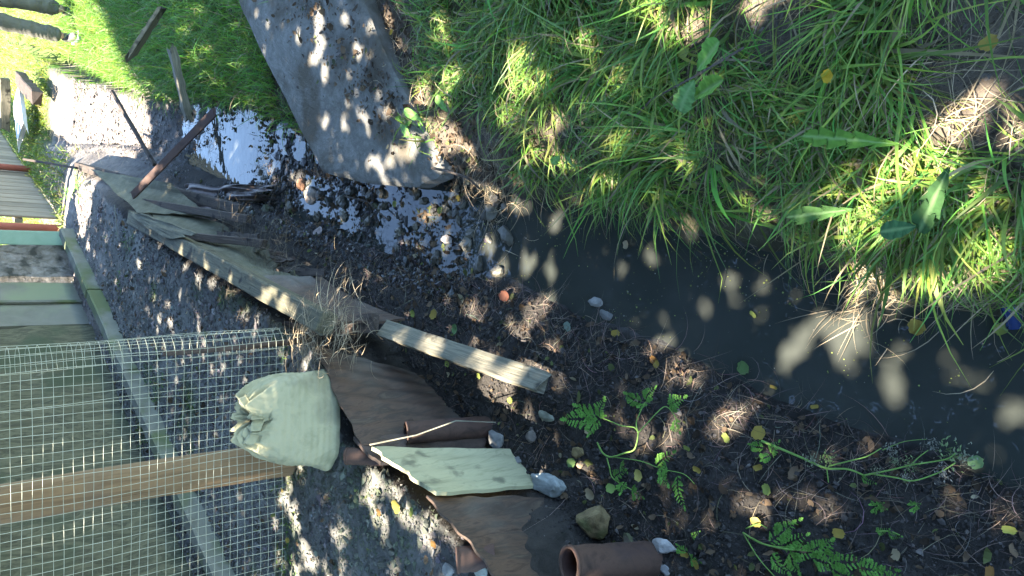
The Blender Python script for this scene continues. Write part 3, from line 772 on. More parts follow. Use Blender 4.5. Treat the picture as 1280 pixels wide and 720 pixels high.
# ------------------------------------------------------------------ sack
def sack():
    cx, cy = -.562, 3.005
    t = thing('tied_sack', (cx, cy, GZ), 'plump pale green woven sack with a tied top beside the log post', 'sack')
    NT, NS = 260, 190; V = []; F = []
    A, B = .190, .116
    key = [(0, 0.0, .80), (.03, .0, .95), (.08, .02, 1.02), (.25, .09, 1.04), (.42, .18, 1.0), (.55, .25, .93), (.64, .29, .82), (.72, .32, .69), (.80, .338, .52), (.88, .346, .36), (.95, .345, .20), (1, .32, .10)]
    ks = [k[0] for k in key]
    for i in range(NS + 1):
        s = i / NS; z = float(np.interp(s, ks, [k[1] for k in key])); r = float(np.interp(s, ks, [k[2] for k in key]))
        gather = float(sst(.48, .85, s))
        ex = 3.6 - 1.5 * float(sst(.3, .8, s))
        for j in range(NT):
            a = 2 * math.pi * j / NT
            c_, s_ = math.cos(a), math.sin(a)
            q = r * (abs(c_) ** ex + abs(s_) ** ex) ** (-1 / ex)
            aa = a + 1.5 * gather * (s - .6)                       # the folds swirl into the mouth
            f1 = math.sin(5 * aa + 1.3 * math.sin(2 * aa + 1)); f2 = math.sin(11 * aa + 2 * math.sin(3 * aa)); f3 = math.sin(23 * aa + 2.5 * math.sin(4 * aa))
            crease = abs(f1) ** .6 * (1 if f1 > 0 else -1)
            sag = .006 * math.sin(z * 230 + 4 * (c_ + .4) ** 2 + 5 * float(vnoise(a * 1.5, z * 5, 1, 3))) * (1 - gather) * float(sst(.05, .2, s)) * (.35 + .65 * (.5 + .5 * math.sin(a * 1.0 + 3.6)))
            lump = .11 * float(fbm(c_ * 1.3 + 5, s_ * 1.3 + z * 5, 1, 3)) + .02 * float(fbm(c_ * 5 + 5, s_ * 5 + z * 18, 1, 3))
            q *= 1 + gather * (.05 * crease + .04 * f2 + .018 * f3) + sag + lump * (1 - .3 * gather)
            corner = math.exp(-(z / .06) ** 2) * abs(c_) ** 8 * (.045 if c_ < 0 else .015)
            zz = z + gather * (.022 * crease + .014 * f2 + .006 * f3) * (1.2 - .4 * s) + .05 * gather * float(fbm(c_ * r * 2.5 + 9, s_ * r * 2.5, 1, 4))
            V.append((cx + c_ * (q * A) + math.copysign(corner, c_) + .035 * z / .38, cy + s_ * q * B + .02 * z / .38, GZ - .006 + zz))
    for i in range(NS):
        for j in range(NT): F.append((i * NT + j, i * NT + (j + 1) % NT, (i + 1) * NT + (j + 1) % NT, (i + 1) * NT + j))
    F.append(tuple(range(NT))[::-1])
    mk('sack_body', V, F, M['sack'], t)
    V = []; F = []; NR = 30
    bx, by, bz = cx + .03, cy + .025, GZ + .332
    for i in range(NR + 1):
        s = i / NR
        for j in range(NT):
            a = 2 * math.pi * j / NT
            pl = .5 * math.sin(7 * a + 2 * math.sin(3 * a)) + .4 * math.sin(13 * a + 1) + .2 * math.sin(29 * a)
            r = .022 + .045 * float(sst(0, .7, s)) + .012 * s
            z = -.03 + .06 * float(sst(0, .6, s)) - .035 * float(sst(.7, 1, s))
            r *= 1 + pl * .35 * s + .5 * float(vnoise(math.cos(a) * 1.5 + 4, math.sin(a) * 1.5 + s))
            z += .02 * s * pl + .05 * s * float(vnoise(math.cos(a) * 1.6, math.sin(a) * 1.6, 1, 8))
            V.append((bx + r * math.cos(a) * 1.15, by + r * math.sin(a) * .8 - .02 * s, bz + z))
    for i in range(NR):
        for j in range(NT): F.append((i * NT + j, i * NT + (j + 1) % NT, (i + 1) * NT + (j + 1) % NT, (i + 1) * NT + j))
    mk('gathered_mouth', V, F, M['sack'], t)
    V, F = tube_arr([(bx + .026 * math.cos(a), by + .02 * math.sin(a), bz - .012 + .004 * math.sin(3 * a)) for a in np.linspace(0, 6.28, 30)], .0035, 6)
    mk('tie_cord', [tuple(v) for v in V], F, M['darkwood'], t)
sack()

# ------------------------------------------------------------------ sheets, pipes and boards holding the terrace
TOPZ, FOOT = GZ + .03, .10
def wallsheet(name, tl, tr, br, bl, mt, label, cat, group=None, th=.008, zt=TOPZ, zb=FOOT, off=0, **k):
    """corners as photo points; in the upright picture tl/tr are the top edge"""
    c = [P(*tl, zt), P(*tr, zt), P(*br, zb), P(*bl, zb)]
    dv = Vector((off * .87, -off * .5, 0)); c = [q + dv for q in c]
    V, F = sheet_arr([c[0], c[1], c[2], c[3]], th, 60, 24, **k)
    return single(name, (V, F), mt, label, cat, group, smooth=False)
GS = 'sheets propped upright against the edge of the terrace'
wallsheet('brown_sheet', (452, 560), (392, 432), (528, 470), (622, 560), M['brownsheet'], 'wide brown sheet upright below the sack, with a rusty pipe before it', 'sheet', GS, warp=.008, wave=7, amp=.004, seed=3, zb=.09, ragged=.03)
wallsheet('dark_board', (474, 586), (440, 555), (612, 545), (622, 580), M['darkwood'], 'narrow blackish board between the pipe and the yellowed sheet', 'board', GS, off=.012, th=.014, warp=.02, seed=6)
wallsheet('yellowed_sheet', (540, 629), (462, 572), (640, 573), (674, 617), M['yellowsheet'], 'pale yellow green panel upright at the terrace edge', 'sheet', GS, off=.034, wave=3.5, amp=.002, th=.014, warp=.008, seed=2, ragged=.035)
wallsheet('dark_brown_sheet', (660, 770), (536, 622), (690, 622), (750, 745), M['brownsheet'], 'dark brown sheet upright between the yellowed sheet and the thick pipe', 'sheet', GS, off=.0, warp=.010, wave=6, amp=.0035, seed=8, ragged=.04)
def pipe(name, top, bot, zt, zb, r, label, tilt=(0, 0)):
    a = P(*bot, zb); b = P(*top, zt)
    t = thing(name, (a.x, a.y, zb), label, 'pipe', 'rusty pipe stakes along the terrace edge')
    ax = (b - a).normalized(); a2 = a - ax * .06
    V, F = tube_arr([a2.lerp(b, f) for f in np.linspace(0, 1, 14)], [r * (1 + .03 * math.sin(i * 1.9)) for i in range(14)], 28, cap=False)
    # inner wall and rim
    n = 28; k = 14; V = [Vector(v) for v in V]; base = len(V)
    V2, F2 = tube_arr([b.lerp(a, f) for f in np.linspace(0, .8, 8)], r * .86, 28, cap=False)
    mk('pipe_wall', [tuple(v) for v in V], F, M['rust'], t)
    mk('pipe_bore', [tuple(v) for v in V2], F2 + [tuple(range(7 * 28, 8 * 28))], M['rustin'], t)
    s = ax.cross(Vector((0, 1, 0))).normalized(); u = ax.cross(s); Vr = []; Fr = []
    for j in range(28):
        g = 2 * math.pi * j / 28
        for rr, dz in ((r * 1.04, -.006), (r * 1.03, .004), (r * .84, .004), (r * .84, -.006)):
            Vr.append(b + (s * math.cos(g) + u * math.sin(g)) * rr + ax * dz)
    for j in range(28):
        for q in range(4): Fr.append((j * 4 + q, j * 4 + (q + 1) % 4, ((j + 1) % 28) * 4 + (q + 1) % 4, ((j + 1) % 28) * 4 + q))
    mk('pipe_rim', [tuple(v) for v in Vr], Fr, M['rust'], t)
pipe('rusty_pipe', (508, 541), (612, 533), .42, .10, .045, 'slim rusty pipe stake leaning on the wide brown sheet')
pipe('rusty_pipe', (712, 706), (828, 698), .42, .07, .058, 'thick rusty pipe stake, nearest of the stakes, by a pale rock')
pipe('rusty_pipe', (572, 700), (596, 698), .59, .54, .042, 'short rusty pipe end poking from the gravel at the terrace edge')
pipe('rusty_pipe', (434, 570), (462, 571), .60, .54, .034, 'small rusty pipe end poking up just below the sack')

def plank(name, a, b, za, zb, w_, h, mt, label, cat, group=None, up=(0, 0, 1), **k):
    n = 44; p0, p1 = P(*a, za), P(*b, zb)
    V, F = bar_arr(p0, p1, w_, h, up=up, n=n, **k)
    mt = {M['palewood']: M['plank_pale'], M['oldwood']: M['plank_old'], M['darkwood']: M['plank_dark']}.get(mt, mt)
    prof = np.array([(-.5, -.42), (-.42, -.5), (.42, -.5), (.5, -.42), (.5, .42), (.42, .5), (-.42, .5), (-.5, .42)])
    d = (p1 - p0).normalized()
    V = [v + (d * (w_ * .9 * (float(vnoise(pi * 1.7 + za * 9, i * .1)))) if i in (0, n) else Vector((0, 0, 0))) for i in range(n + 1) for pi, v in enumerate(V[i * 8:i * 8 + 8])]
    o = single(name, (V, F), mt, label, cat, group)
    L_ = (p1 - p0).length; sd = rnd.uniform(0, 9)
    g = np.array([(L_ * i / n + sd, prof[q][0] * w_, prof[q][1] * h + sd) for i in range(n + 1) for q in range(8)], dtype=np.float32)
    at = o.data.attributes.new('grain', 'FLOAT_VECTOR', 'POINT'); at.data.foreach_set('vector', g.ravel())
    return o
GP = 'old planks and beams along the ditch'
plank('grey_plank', (478, 410), (678, 478), .30, .19, .085, .022, M['palewood'], 'weathered plank lying alone on the soil bank with sun spots', 'plank', GP, up=(.55, -.45, .7), rough=.05)
plank('long_beam', (166, 272), (408, 404), .60, .60, .095, .07, M['oldwood'], 'long grey green beam edging the gravel, ending near the straw', 'beam', GP, up=(.1, 0, 1), rough=.05)
plank('iron_bar', (30, 199), (96, 210), 1.00, .76, .018, .018, M['darkwood'], 'thin dark rod pointing away at the distant end of the boards', 'rod', rough=.08)
plank('dark_bar', (96, 208), (300, 262), .56, .22, .07, .035, M['darkwood'], 'dark thin timber along the water side of the far boards', 'plank', GP, rough=.15)
plank('dark_bar', (157, 249), (310, 274), .56, .30, .05, .03, M['darkwood'], 'dark timber crossing the far mossy sheets', 'plank', GP, rough=.15)
plank('dark_bar', (208, 292), (330, 305), .60, .38, .045, .03, M['darkwood'], 'dark timber crossing the middle mossy sheets near the beam', 'plank', GP, rough=.15)
plank('rusty_angle_bar', (166, 244), (268, 140), .60, .34, .055, .014, M['rust'], 'brown rusty bar leaning from the boards across to the grass bank', 'bar', up=(0, -.6, .8), rough=.05)
plank('thin_pole', (140, 114), (193, 206), .42, .28, .026, .026, M['darkwood'], 'thin dark pole lying across the pale gravel near the boots', 'pole', rough=.08)
plank('dark_bar', (352, 414), (468, 404), .50, .34, .08, .03, M['darkwood'], 'dark rotten board under the straw at the end of the long beam', 'plank', GP, rough=.2)

# mossy sheets leaning between the beam and the stream: photo corners with height
def lean(pts, mt, label, group='mossy sheets leaning between beam and stream', th=.012, **k):
    c = [P(x, y, z) for x, y, z in pts]
    V, F = sheet_arr(c, th, 26, 14, **k)
    return single('mossy_sheet', (V, F), mt, label, 'sheet', group)
lean([(118, 214, .58), (215, 232, .40), (262, 272, .34), (172, 266, .60)], M['slate'], 'pale mossy sheet at the far end, under the leaning rusty bar', ragged=.06, warp=.03, seed=1)
lean([(180, 256, .50), (282, 280, .30), (300, 318, .32), (205, 292, .58)], M['slate'], 'mossy sheet second from the far end, between two dark timbers', ragged=.06, warp=.03, seed=4)
lean([(166, 270, .635), (176, 266, .645), (248, 292, .61), (208, 298, .645)], M['slate'], 'small curled mossy sheet capping the long beam', ragged=.1, warp=.02, seed=5)
lean([(214, 292, .56), (330, 306, .30), (352, 345, .34), (250, 316, .60)], M['slate'], 'broad olive sheet below the middle dark timber', ragged=.08, warp=.04, seed=9)
lean([(262, 318, .56), (356, 340, .34), (396, 372, .36), (318, 352, .57)], M['slate'], 'broken olive sheet beside the long beam with a torn corner', ragged=.12, warp=.05, seed=13)
lean([(318, 346, .54), (400, 352, .30), (508, 402, .20), (412, 402, .52)], M['brownsheet'], 'dark sloping sheet nearest the straw at the beam end', ragged=.05, warp=.03, seed=17)
lean([(275, 300, .35), (330, 306, .25), (372, 330, .18), (300, 322, .36)], M['darkwood'], 'dark splintered board low beside the stream', ragged=.15, warp=.05, seed=22)
def splinters():
    r = random.Random(31)
    for i in range(22):
        X = r.uniform(262, 430); base = 270 + (X - 262) * .62; Y = base + r.uniform(-6, 34)
        a = r.gauss(.45, .35); L_ = r.uniform(18, 52); z = .30 + r.uniform(-.04, .06) + .0015 * (Y - base)
        plank('wood_splinter', (X - L_ * math.cos(a) / 2, Y - L_ * math.sin(a) / 2), (X + L_ * math.cos(a) / 2, Y + L_ * math.sin(a) / 2), z + r.uniform(-.02, .04), z + r.uniform(-.05, .02), r.uniform(.012, .04), r.uniform(.006, .014),
              M['darkwood'] if r.random() < .6 else M['oldwood'], 'rotten wood splinter lying on the sloping mossy sheets by the stream', 'splinter', 'rotten splinters on the mossy sheets', rough=.35, up=(r.uniform(-.4, .4), r.uniform(-.4, .4), 1))
splinters()
# crumpled felt sheet rising from the shallow water
def crumple():
    c = [P(208, 238, .12), P(330, 238, .05), P(345, 262, .03), P(215, 268, .12)]
    c = [P(205, 232, .13), P(330, 232, .10), P(340, 258, .02), P(225, 266, .10)]
    nu, nv = 60, 30; V, F = sheet_arr(c, .006, nu, nv, warp=.12, seed=41, ragged=.15)
    out = []
    for i, v in enumerate(V):
        u = (i % ((nu + 1) * (nv + 1))) % (nu + 1) / nu
        v = v + Vector((0, 0, .085 * math.exp(-((u - .4) / .16) ** 2) + .02 * math.sin(u * 19)))
        out.append(v)
    single('crumpled_felt', (out, F), M['sheetmetal'], 'crumpled dark brown sheet rising from the shallow water by the boards', 'sheet', smooth=True)
crumple()

# ------------------------------------------------------------------ concrete slab
def slab():
    pts = list(SLAB_PTS)
    # densify the outline, uneven edge
    den = []
    for a, b in zip(pts, pts[1:] + pts[:1]):
        for f in np.linspace(0, 1, 8, endpoint=False):
            p = a.lerp(b, f); den.append(p)
    cen = sum(den, Vector()) / len(den)
    rings = 26; V = []; F = []; n = len(den)
    for k in range(rings):
        f = 1 - (k / rings)
        for i, p in enumerate(den):
            e = 1 + (.018 * float(fbm(i * .21, 3.1, 1, 4)) if f > .9 else 0)
            q = cen.lerp(p, f * e)
            z = .010 * float(fbm(q.x, q.y, 5, 5)) + .004 * float(vnoise(q.x, q.y, 40)) + .002 * float(vnoise(q.x, q.y, 110)) - (.012 if k == 0 else .003 if k == 1 else 0)
            V.append(q + Vector((0, 0, z)))
    V.append(cen)
    for k in range(rings - 1):
        for i in range(n): F.append((k * n + i, k * n + (i + 1) % n, (k + 1) * n + (i + 1) % n, (k + 1) * n + i))
    for i in range(n): F.append(((rings - 1) * n + i, (rings - 1) * n + (i + 1) % n, rings * n))
    b0 = len(V)
    for d in (.03, .08, .11):
        for i, p in enumerate(den):
            q = cen.lerp(p, 1 + (.012 * float(fbm(i * .21, 3.1, 1, 3))) + .008 * float(vnoise(i * .7, d * 50)) - (.02 if d > .1 else 0)); V.append(q - Vector((0, 0, d)))
    rows = [0, b0, b0 + n, b0 + 2 * n]
    for r0, r1 in zip(rows[:-1], rows[1:]):
        for i in range(n): F.append((r1 + i, r1 + (i + 1) % n, r0 + (i + 1) % n, r0 + i))
    F.append(tuple(b0 + 2 * n + i for i in range(n))[::-1])
    single('concrete_slab', (V, F), M['concrete'], 'big grey concrete slab lying on the grass bank with its rounded end in the stream', 'slab', smooth=False)
slab()
plank('broken_plank', (165, 68), (200, 14), .75, .62, .15, .025, M['palewood'], 'short grey plank tilted up in the bright grass', 'plank', GP, up=(.4, .3, .8), rough=.1)
plank('fallen_log', (215, 60), (236, 150), .44, .30, .06, .05, M['palewood'], 'short dead log half hidden in the grass beyond the slab', 'log', rough=.2)
plank('white_offcut', (22, 120), (28, 168), .66, .64, .42, .05, M['whiteboard'], 'whitened board lying at the far edge of the pale gravel', 'board', rough=.03)
plank('far_timber', (6, 100), (6, 160), .78, .74, .10, .10, M['palewood'], 'timber offcut lying behind the whitened board', 'timber', rough=.1)
plank('far_timber', (25, 98), (46, 122), .66, .62, .14, .10, M['darkwood'], 'dark timber stub lying before the whitened board', 'timber', rough=.2)
# thin sticks crossing the scene
def stick(pts, r, mt, label, cat='stick', z=None):
    q = [G(x, y, .01 + dz) for x, y, dz in pts]
    V, F = tube_arr(q, [r * (1 - .5 * i / len(q)) for i in range(len(q))], 6)
    single('dry_stick', (V, F), mt, label, cat, smooth=True)
q = [P(462, 556, .60), P(520, 544, .44), P(570, 526, .36), P(620, 528, .26)]
V, F = tube_arr(q, [.003, .003, .0025, .0015], 6)
single('dry_stalk', (V, F), M['palewood'], 'long bent dry stalk crossing the slim rusty pipe', 'stalk', smooth=True)
q = [P(540, 210, .2), P(560, 214, .19), P(584, 222, .17), P(600, 236, .12)]
V, F = tube_arr(q, [.006, .006, .005, .004], 6)
single('dead_branch', (V, F), M['bark'], 'short dead branch at the rounded end of the slab', 'branch', smooth=True)
stick([(430, 245, .03), (460, 252, .03), (485, 275, .03)], .005, M['bark'], 'thin stick lying in the shallow water under the slab end')
stick([(930, 60, .06), (870, 95, .06), (815, 125, .05), (790, 150, .03)], .004, M['bark'], 'long reddish twig lying in the grass of the right bank')

# ------------------------------------------------------------------ rocks
def rock(X, Y, wpx, hpx, label, col, z=None, flat=.6, seed=0, group=None, sharp=.35, name='rock'):
    g = G(X, Y) if z is None else P(X, Y, z)
    d = (g - Vector((0, 0, CAM_H))).dot(Vector((0, cp, -sp)))
    sx = hpx * d / FPX / 2; sy = wpx * d / FPX / 2 * 1.15; sz = min(sx, sy) * flat
    V0, F0 = ICO4; r = np.random.default_rng(seed + 100)
    V = V0.copy()
    for _ in range(9):                                  # chisel flat faces
        nrm = r.normal(size=3); nrm /= np.linalg.norm(nrm); dd = r.uniform(.55, .85)
        h = V @ nrm - dd; V = V - np.where(h > 0, h, 0)[:, None] * nrm[None] * .9
    nn = fbm(V[:, 0] * 2 + seed, V[:, 1] * 2 + V[:, 2] * 1.7, 1, 4)
    V = V * (1 + sharp * .5 * nn[:, None])
    a = r.uniform(-.4, .4); c_, s_ = math.cos(a), math.sin(a)
    V = V * np.array([sx, sy, sz]); V = np.stack([V[:, 0] * c_ - V[:, 1] * s_, V[:, 0] * s_ + V[:, 1] * c_, V[:, 2]], 1)
    V = V + np.array([g.x, g.y, g.z + sz * .25])
    n = len(V); t = np.tile(np.array(col), (n, 1)) * (1 + .5 * fbm(V[:, 0], V[:, 1] + V[:, 2], 40, 3)[:, None])
    ms = np.clip(fbm(V[:, 0] + seed, V[:, 1], 22, 2) * 3, 0, .6)[:, None]
    if group == 'mossy': t = t * (1 - ms) + np.array([.05, .07, .02]) * ms
    o = mk(name, V, F0, M['stone'], tint=t.clip(.01, 1), smooth=False)
    tag(o, label, 'stone', 'stones along the foot of the terrace edge')
for a in [(685, 606, 62, 30, 'jagged grey shard pointing away from the foot of the yellowed sheet', (.24, .26, .24), 1),
          (742, 650, 50, 46, 'mossy brown rock at the foot of the dark brown sheet', (.16, .12, .06), 2),
          (831, 683, 34, 22, 'pale grey rock touching the thick rusty pipe', (.30, .29, .27), 3),
          (622, 548, 24, 30, 'rounded grey stone at the foot of the slim rusty pipe', (.19, .19, .175), 4),
          (683, 520, 26, 14, 'flat greenish stone among the sun spots right of the pipe foot', (.24, .25, .19), 5),
          (640, 577, 36, 14, 'long grey stone beside the yellowed sheet foot', (.17, .17, .16), 6),
          (724, 565, 18, 18, 'small yellowish brown stone left of the feathery weed', (.17, .13, .06), 7),
          (726, 581, 12, 9, 'small tan pebble just below the yellowish brown stone', (.26, .2, .13), 8),
          (600, 708, 30, 26, 'pale green grey chunk against the short pipe end', (.30, .33, .28), 9),
          (562, 712, 20, 20, 'grey lump on the gravel lip by the short pipe end', (.25, .25, .23), 10),
          (790, 676, 26, 18, 'dull brown stone behind the thick pipe', (.13, .11, .08), 11),
          (832, 712, 14, 12, 'small grey pebble just under the pale rock', (.25, .25, .24), 12),
          (665, 545, 18, 16, 'grey brown stone between slim pipe and greenish stone', (.16, .14, .12), 13),
          (758, 395, 20, 16, 'dark stone breaking the water surface beside yellow leaves', (.14, .14, .13), 14),
          (746, 378, 24, 14, 'pale grey stone breaking the water surface, topmost of the pair', (.24, .24, .22), 15),
          (390, 243, 26, 24, 'pale sunlit stone in the shallow rubble below the slab', (.34, .29, .24), 16),
          (398, 290, 22, 14, 'narrow pinkish stone standing in the rubble by the boards', (.36, .30, .27), 17),
          (378, 232, 18, 18, 'orange brown stone in the upper stream', (.22, .12, .07), 18),
          (333, 262, 22, 14, 'grey green flat stone at the edge of the crumpled sheet', (.15, .16, .12), 19),
          (472, 258, 24, 10, 'upright dark green stone in the stream under the slab end', (.10, .11, .06), 20),
          (447, 215, 34, 14, 'mossy stone tucked below the edge of the slab', (.11, .12, .06), 21),
          (560, 300, 20, 14, 'light stone under the water edge in a sun spot', (.3, .27, .24), 22),
          (250, 322, 20, 22, 'ochre stone leaning outside the long beam', (.2, .16, .08), 23),
          (272, 335, 16, 26, 'pinkish stone outside the long beam', (.33, .26, .22), 24),
          (128, 262, 16, 10, 'small dark brick fragment on the blue grey gravel', (.10, .07, .06), 25),
          (102, 262, 14, 10, 'small brown brick fragment near the end of the kerb', (.12, .08, .07), 26)]:
    X, Y, w_, h_, lab, col, sd = a
    rock(X, Y, w_, h_, lab, col, seed=sd, group='mossy' if sd in (2, 11, 19, 21) else None, flat=.8 if sd in (2, 3) else .6, z=(.0 if sd in (14, 15) else None))
# bigger loose stones of the upper stream, one by one but too alike to tell apart
def loose_stones():
    r = np.random.default_rng(5)
    for i in range(70):
        X = r.uniform(300, 640); lo = 215 + max(0, X - 560) * .4; hi = 262 + (X - 300) * .25
        Y = r.uniform(max(lo, 235 if X > 400 else 175), hi)
        g = G(X, Y)
        V0, F0 = ICO2; V = V0 * (1 + .22 * r.normal(size=(len(V0), 1)).clip(-1.2, 1.2)); s = r.uniform(.014, .034)
        V = V * np.array([s * r.uniform(.6, 1.1), s * r.uniform(.8, 1.5), s * .6]); a = r.uniform(0, 3.1); c_, s_ = math.cos(a), math.sin(a)
        V = np.stack([V[:, 0] * c_ - V[:, 1] * s_, V[:, 0] * s_ + V[:, 1] * c_, V[:, 2]], 1) + np.array([g.x, g.y, max(g.z, -.01) + s * .2])
        col = np.array([.07, .065, .045]) * r.uniform(.3, 1.7)
        o = mk('stream_stone', V, F0, M['rubble'], tint=np.tile(col, (len(V), 1)), smooth=False)
        tag(o, 'dark wet stone among the others in the shallow stream', 'stone', 'dark wet stones in the shallow stream')
loose_stones()

# ------------------------------------------------------------------ fallen leaves
def leaf_arr(r, L=1.0, W=.55, curl=.25, n=7):
    V = []; F = []
    for i in range(n + 1):
        s = i / n; w_ = W * math.sin(math.pi * min(1, s ** .8)) * .5 + .01
        for k in (-1, 0, 1):
            V.append((L * (s - .5), w_ * k * (1 + .12 * math.sin(s * 17 + k)), curl * (abs(k) * w_ * .9 + 1.4 * L * (s - .5) ** 2)))
    for i in range(n):
        for k in range(2): F.append((i * 3 + k, i * 3 + k + 1, (i + 1) * 3 + k + 1, (i + 1) * 3 + k))
    return np.array(V), F
YEL = (.36, .27, .06); YG = (.26, .30, .07); ORG = (.28, .15, .045); GRN = (.13, .22, .07); BRN = (.20, .11, .06); TANC = (.42, .34, .2)
LEAVES = [  # X, Y, length px, colour, heading deg, own label or None, lift
    (1148, 409, 24, YEL, 80, 'large yellow leaf floating at the edge of the hanging grass', .004), (930, 460, 20, GRN, 60, 'pale green oval leaf floating alone near the left bank', .004),
    (1253, 411, 18, YG, 120, None, .004), (742, 399, 16, YEL, 60, None, .006), (771, 417, 12, YEL, 90, None, .005), (783, 306, 10, TANC, 20, None, .004), (817, 316, 11, YG, 70, None, .004),
    (552, 263, 11, YG, 100, None, .02), (494, 255, 10, YG, 100, None, .02), (423, 317, 7, YEL, 10, None, .02), (574, 248, 8, YEL, 40, None, .02), (711, 408, 15, (.25, .33, .25), 130, 'pale bluish green leaf strip at the water edge', .01),
    (632, 370, 18, (.22, .09, .055), 10, 'reddish brown curled leaf at the water line', .012), (570, 411, 15, (.14, .25, .09), 0, 'round dark green leaf beside the weathered plank', .01),
    (820, 451, 14, ORG, 60, None, .01), (795, 472, 9, YEL, 70, None, .01), (823, 455, 9, YEL, 130, None, .01), (543, 393, 16, YEL, 60, None, .012), (550, 396, 12, ORG, 30, None, .012), (517, 392, 10, YG, 10, None, .012),
    (1147, 409, 4, YEL, 0, None, .006), (1035, 96, 17, (.70, .45, .04), 40, 'bright orange yellow leaf caught high in the grass', .07), (1238, 55, 24, YEL, 140, 'narrow yellow leaf at the right edge on bare soil', .03),
    (1186, 316, 18, YG, 90, None, .05), (988, 285, 22, YG, 30, None, .04), (800, 594, 18, (.45, .42, .12), 70, 'yellowing leaf inside the feathery weed', .03),
    (872, 587, 9, YEL, 80, None, .008), (899, 624, 15, YEL, 10, None, .008), (909, 547, 10, YG, 10, None, .008), (949, 541, 20, YEL, 150, None, .01), (973, 567, 15, YEL, 100, None, .01), (949, 584, 9, YEL, 100, None, .008),
    (960, 611, 13, YG, 20, None, .008), (1101, 612, 13, YEL, 100, None, .01), (1050, 666, 15, YEL, 95, None, .01), (1120, 693, 14, TANC, 160, None, .01), (1174, 680, 18, GRN, 90, None, .012), (1264, 661, 12, YG, 70, None, .01),
    (1238, 715, 12, ORG, 20, None, .01), (947, 652, 16, (.62, .52, .12), 110, 'pale yellow leaf at the base of the low parsley clump', .014), (870, 705, 13, YEL, 60, None, .01), (858, 692, 10, YEL, 100, None, .01), (1065, 636, 10, BRN, 90, None, .01),
    (1222, 577, 20, (.2, .34, .14), 130, 'green leaf at the tip of the lying stalk', .01), (765, 610, 14, (.25, .38, .1), 90, None, .012), (715, 612, 11, BRN, 20, None, .01), (740, 617, 18, TANC, 160, None, .01), (716, 578, 14, GRN, 90, None, .01),
    (1270, 484, 12, YEL, 90, None, .004), (1020, 508, 6, YEL, 90, None, .004), (968, 484, 5, YEL, 90, None, .004), (1003, 373, 5, YG, 60, None, .004), (943, 393, 6, YG, 60, None, .004), (430, 487, 14, YEL, 60, None, .008), (502, 620, 10, YEL, 90, None, .015),
    (498, 633, 22, (.28, .24, .05), 90, 'dark olive yellow leaf on the gravel lip', .015), (515, 640, 12, YG, 20, None, .012), (358, 622, 12, YEL, 90, None, .01), (355, 612, 8, YEL, 90, None, .01), (361, 675, 8, YEL, 90, None, .01), (383, 706, 9, YG, 90, None, .01),
    (545, 680, 10, ORG, 90, None, .012), (475, 640, 8, ORG, 0, None, .012), (540, 716, 12, ORG, 60, None, .012), (535, 55, 10, (.6, .4, .06), 60, None, .02), (490, 40, 9, (.6, .4, .06), 60, None, .02), (355, 85, 9, YG, 60, None, .02), (395, 93, 8, YG, 60, None, .02),
    (325, 145, 9, YG, 60, None, .03), (570, 505, 12, (.2, .4, .06), 160, None, .02), (640, 500, 10, YG, 100, None, .01), (600, 470, 8, YG, 60, None, .01), (436, 478, 10, TANC, 60, None, .01), (560, 455, 9, YG, 60, None, .01),
    (545, 425, 8, ORG, 60, None, .01), (815, 552, 8, YEL, 60, None, .01), (860, 560, 7, YG, 60, None, .01), (890, 640, 7, BRN, 60, None, .01), (1000, 700, 8, TANC, 60, None, .01), (735, 540, 7, TANC, 60, None, .01), (858, 66, 18, YG, 100, None, .05), (895, 68, 14, YEL, 100, None, .04),
    (868, 232, 9, YG, 60, None, .03), (700, 50, 10, YEL, 60, None, .03), (712, 82, 14, (.5, .42, .1), 100, None, .03), (900, 210, 10, GRN, 60, None, .05), (640, 600, 9, YG, 60, None, .01), (672, 560, 8, TANC, 60, None, .01)]
def fallen():
    from itertools import count
    gl = {YEL: 'small yellow leaf fallen on soil, gravel or water', YG: 'small yellow green leaf fallen on soil, grass or water', ORG: 'small orange brown leaf fallen on the banks', TANC: 'small dry tan leaf fallen on the banks',
          GRN: 'small plain green leaf fallen on the banks', BRN: 'small dark brown leaf fallen on the soil bank'}
    for li, (X, Y, lp, col, a, lab, lift) in enumerate(LEAVES):
        if lab is None and li % 3 == 0: continue
        g = G(X, Y, lift)
        d = (g - Vector((0, 0, CAM_H))).dot(Vector((0, cp, -sp)))
        L_ = lp * d / FPX * .78
        V, F = leaf_arr(1, L_, L_ * rnd.uniform(.5, .68), rnd.uniform(.1, .5))
        a = math.radians(a + 90 + rnd.uniform(-20, 20)); c_, s_ = math.cos(a), math.sin(a)
        tx, ty = rnd.uniform(-.25, .25), rnd.uniform(-.25, .25)
        if g.z < .01 + lift: tx = ty = 0.03
        V = np.stack([V[:, 0] * c_ - V[:, 1] * s_, V[:, 0] * s_ + V[:, 1] * c_, V[:, 2] + V[:, 0] * tx + V[:, 1] * ty], 1) + np.array([g.x, g.y, g.z])
        t = np.tile(np.array(col), (len(V), 1)) * rnd.uniform(.8, 1.1)
        o = mk('fallen_leaf', V, F, M['leaf'], tint=t)
        if lab: tag(o, lab, 'leaf', 'fallen leaves lying about')
        else: tag(o, gl.get(col, 'small faded leaf fallen on the banks'), 'leaf', 'fallen leaves lying about')
fallen()

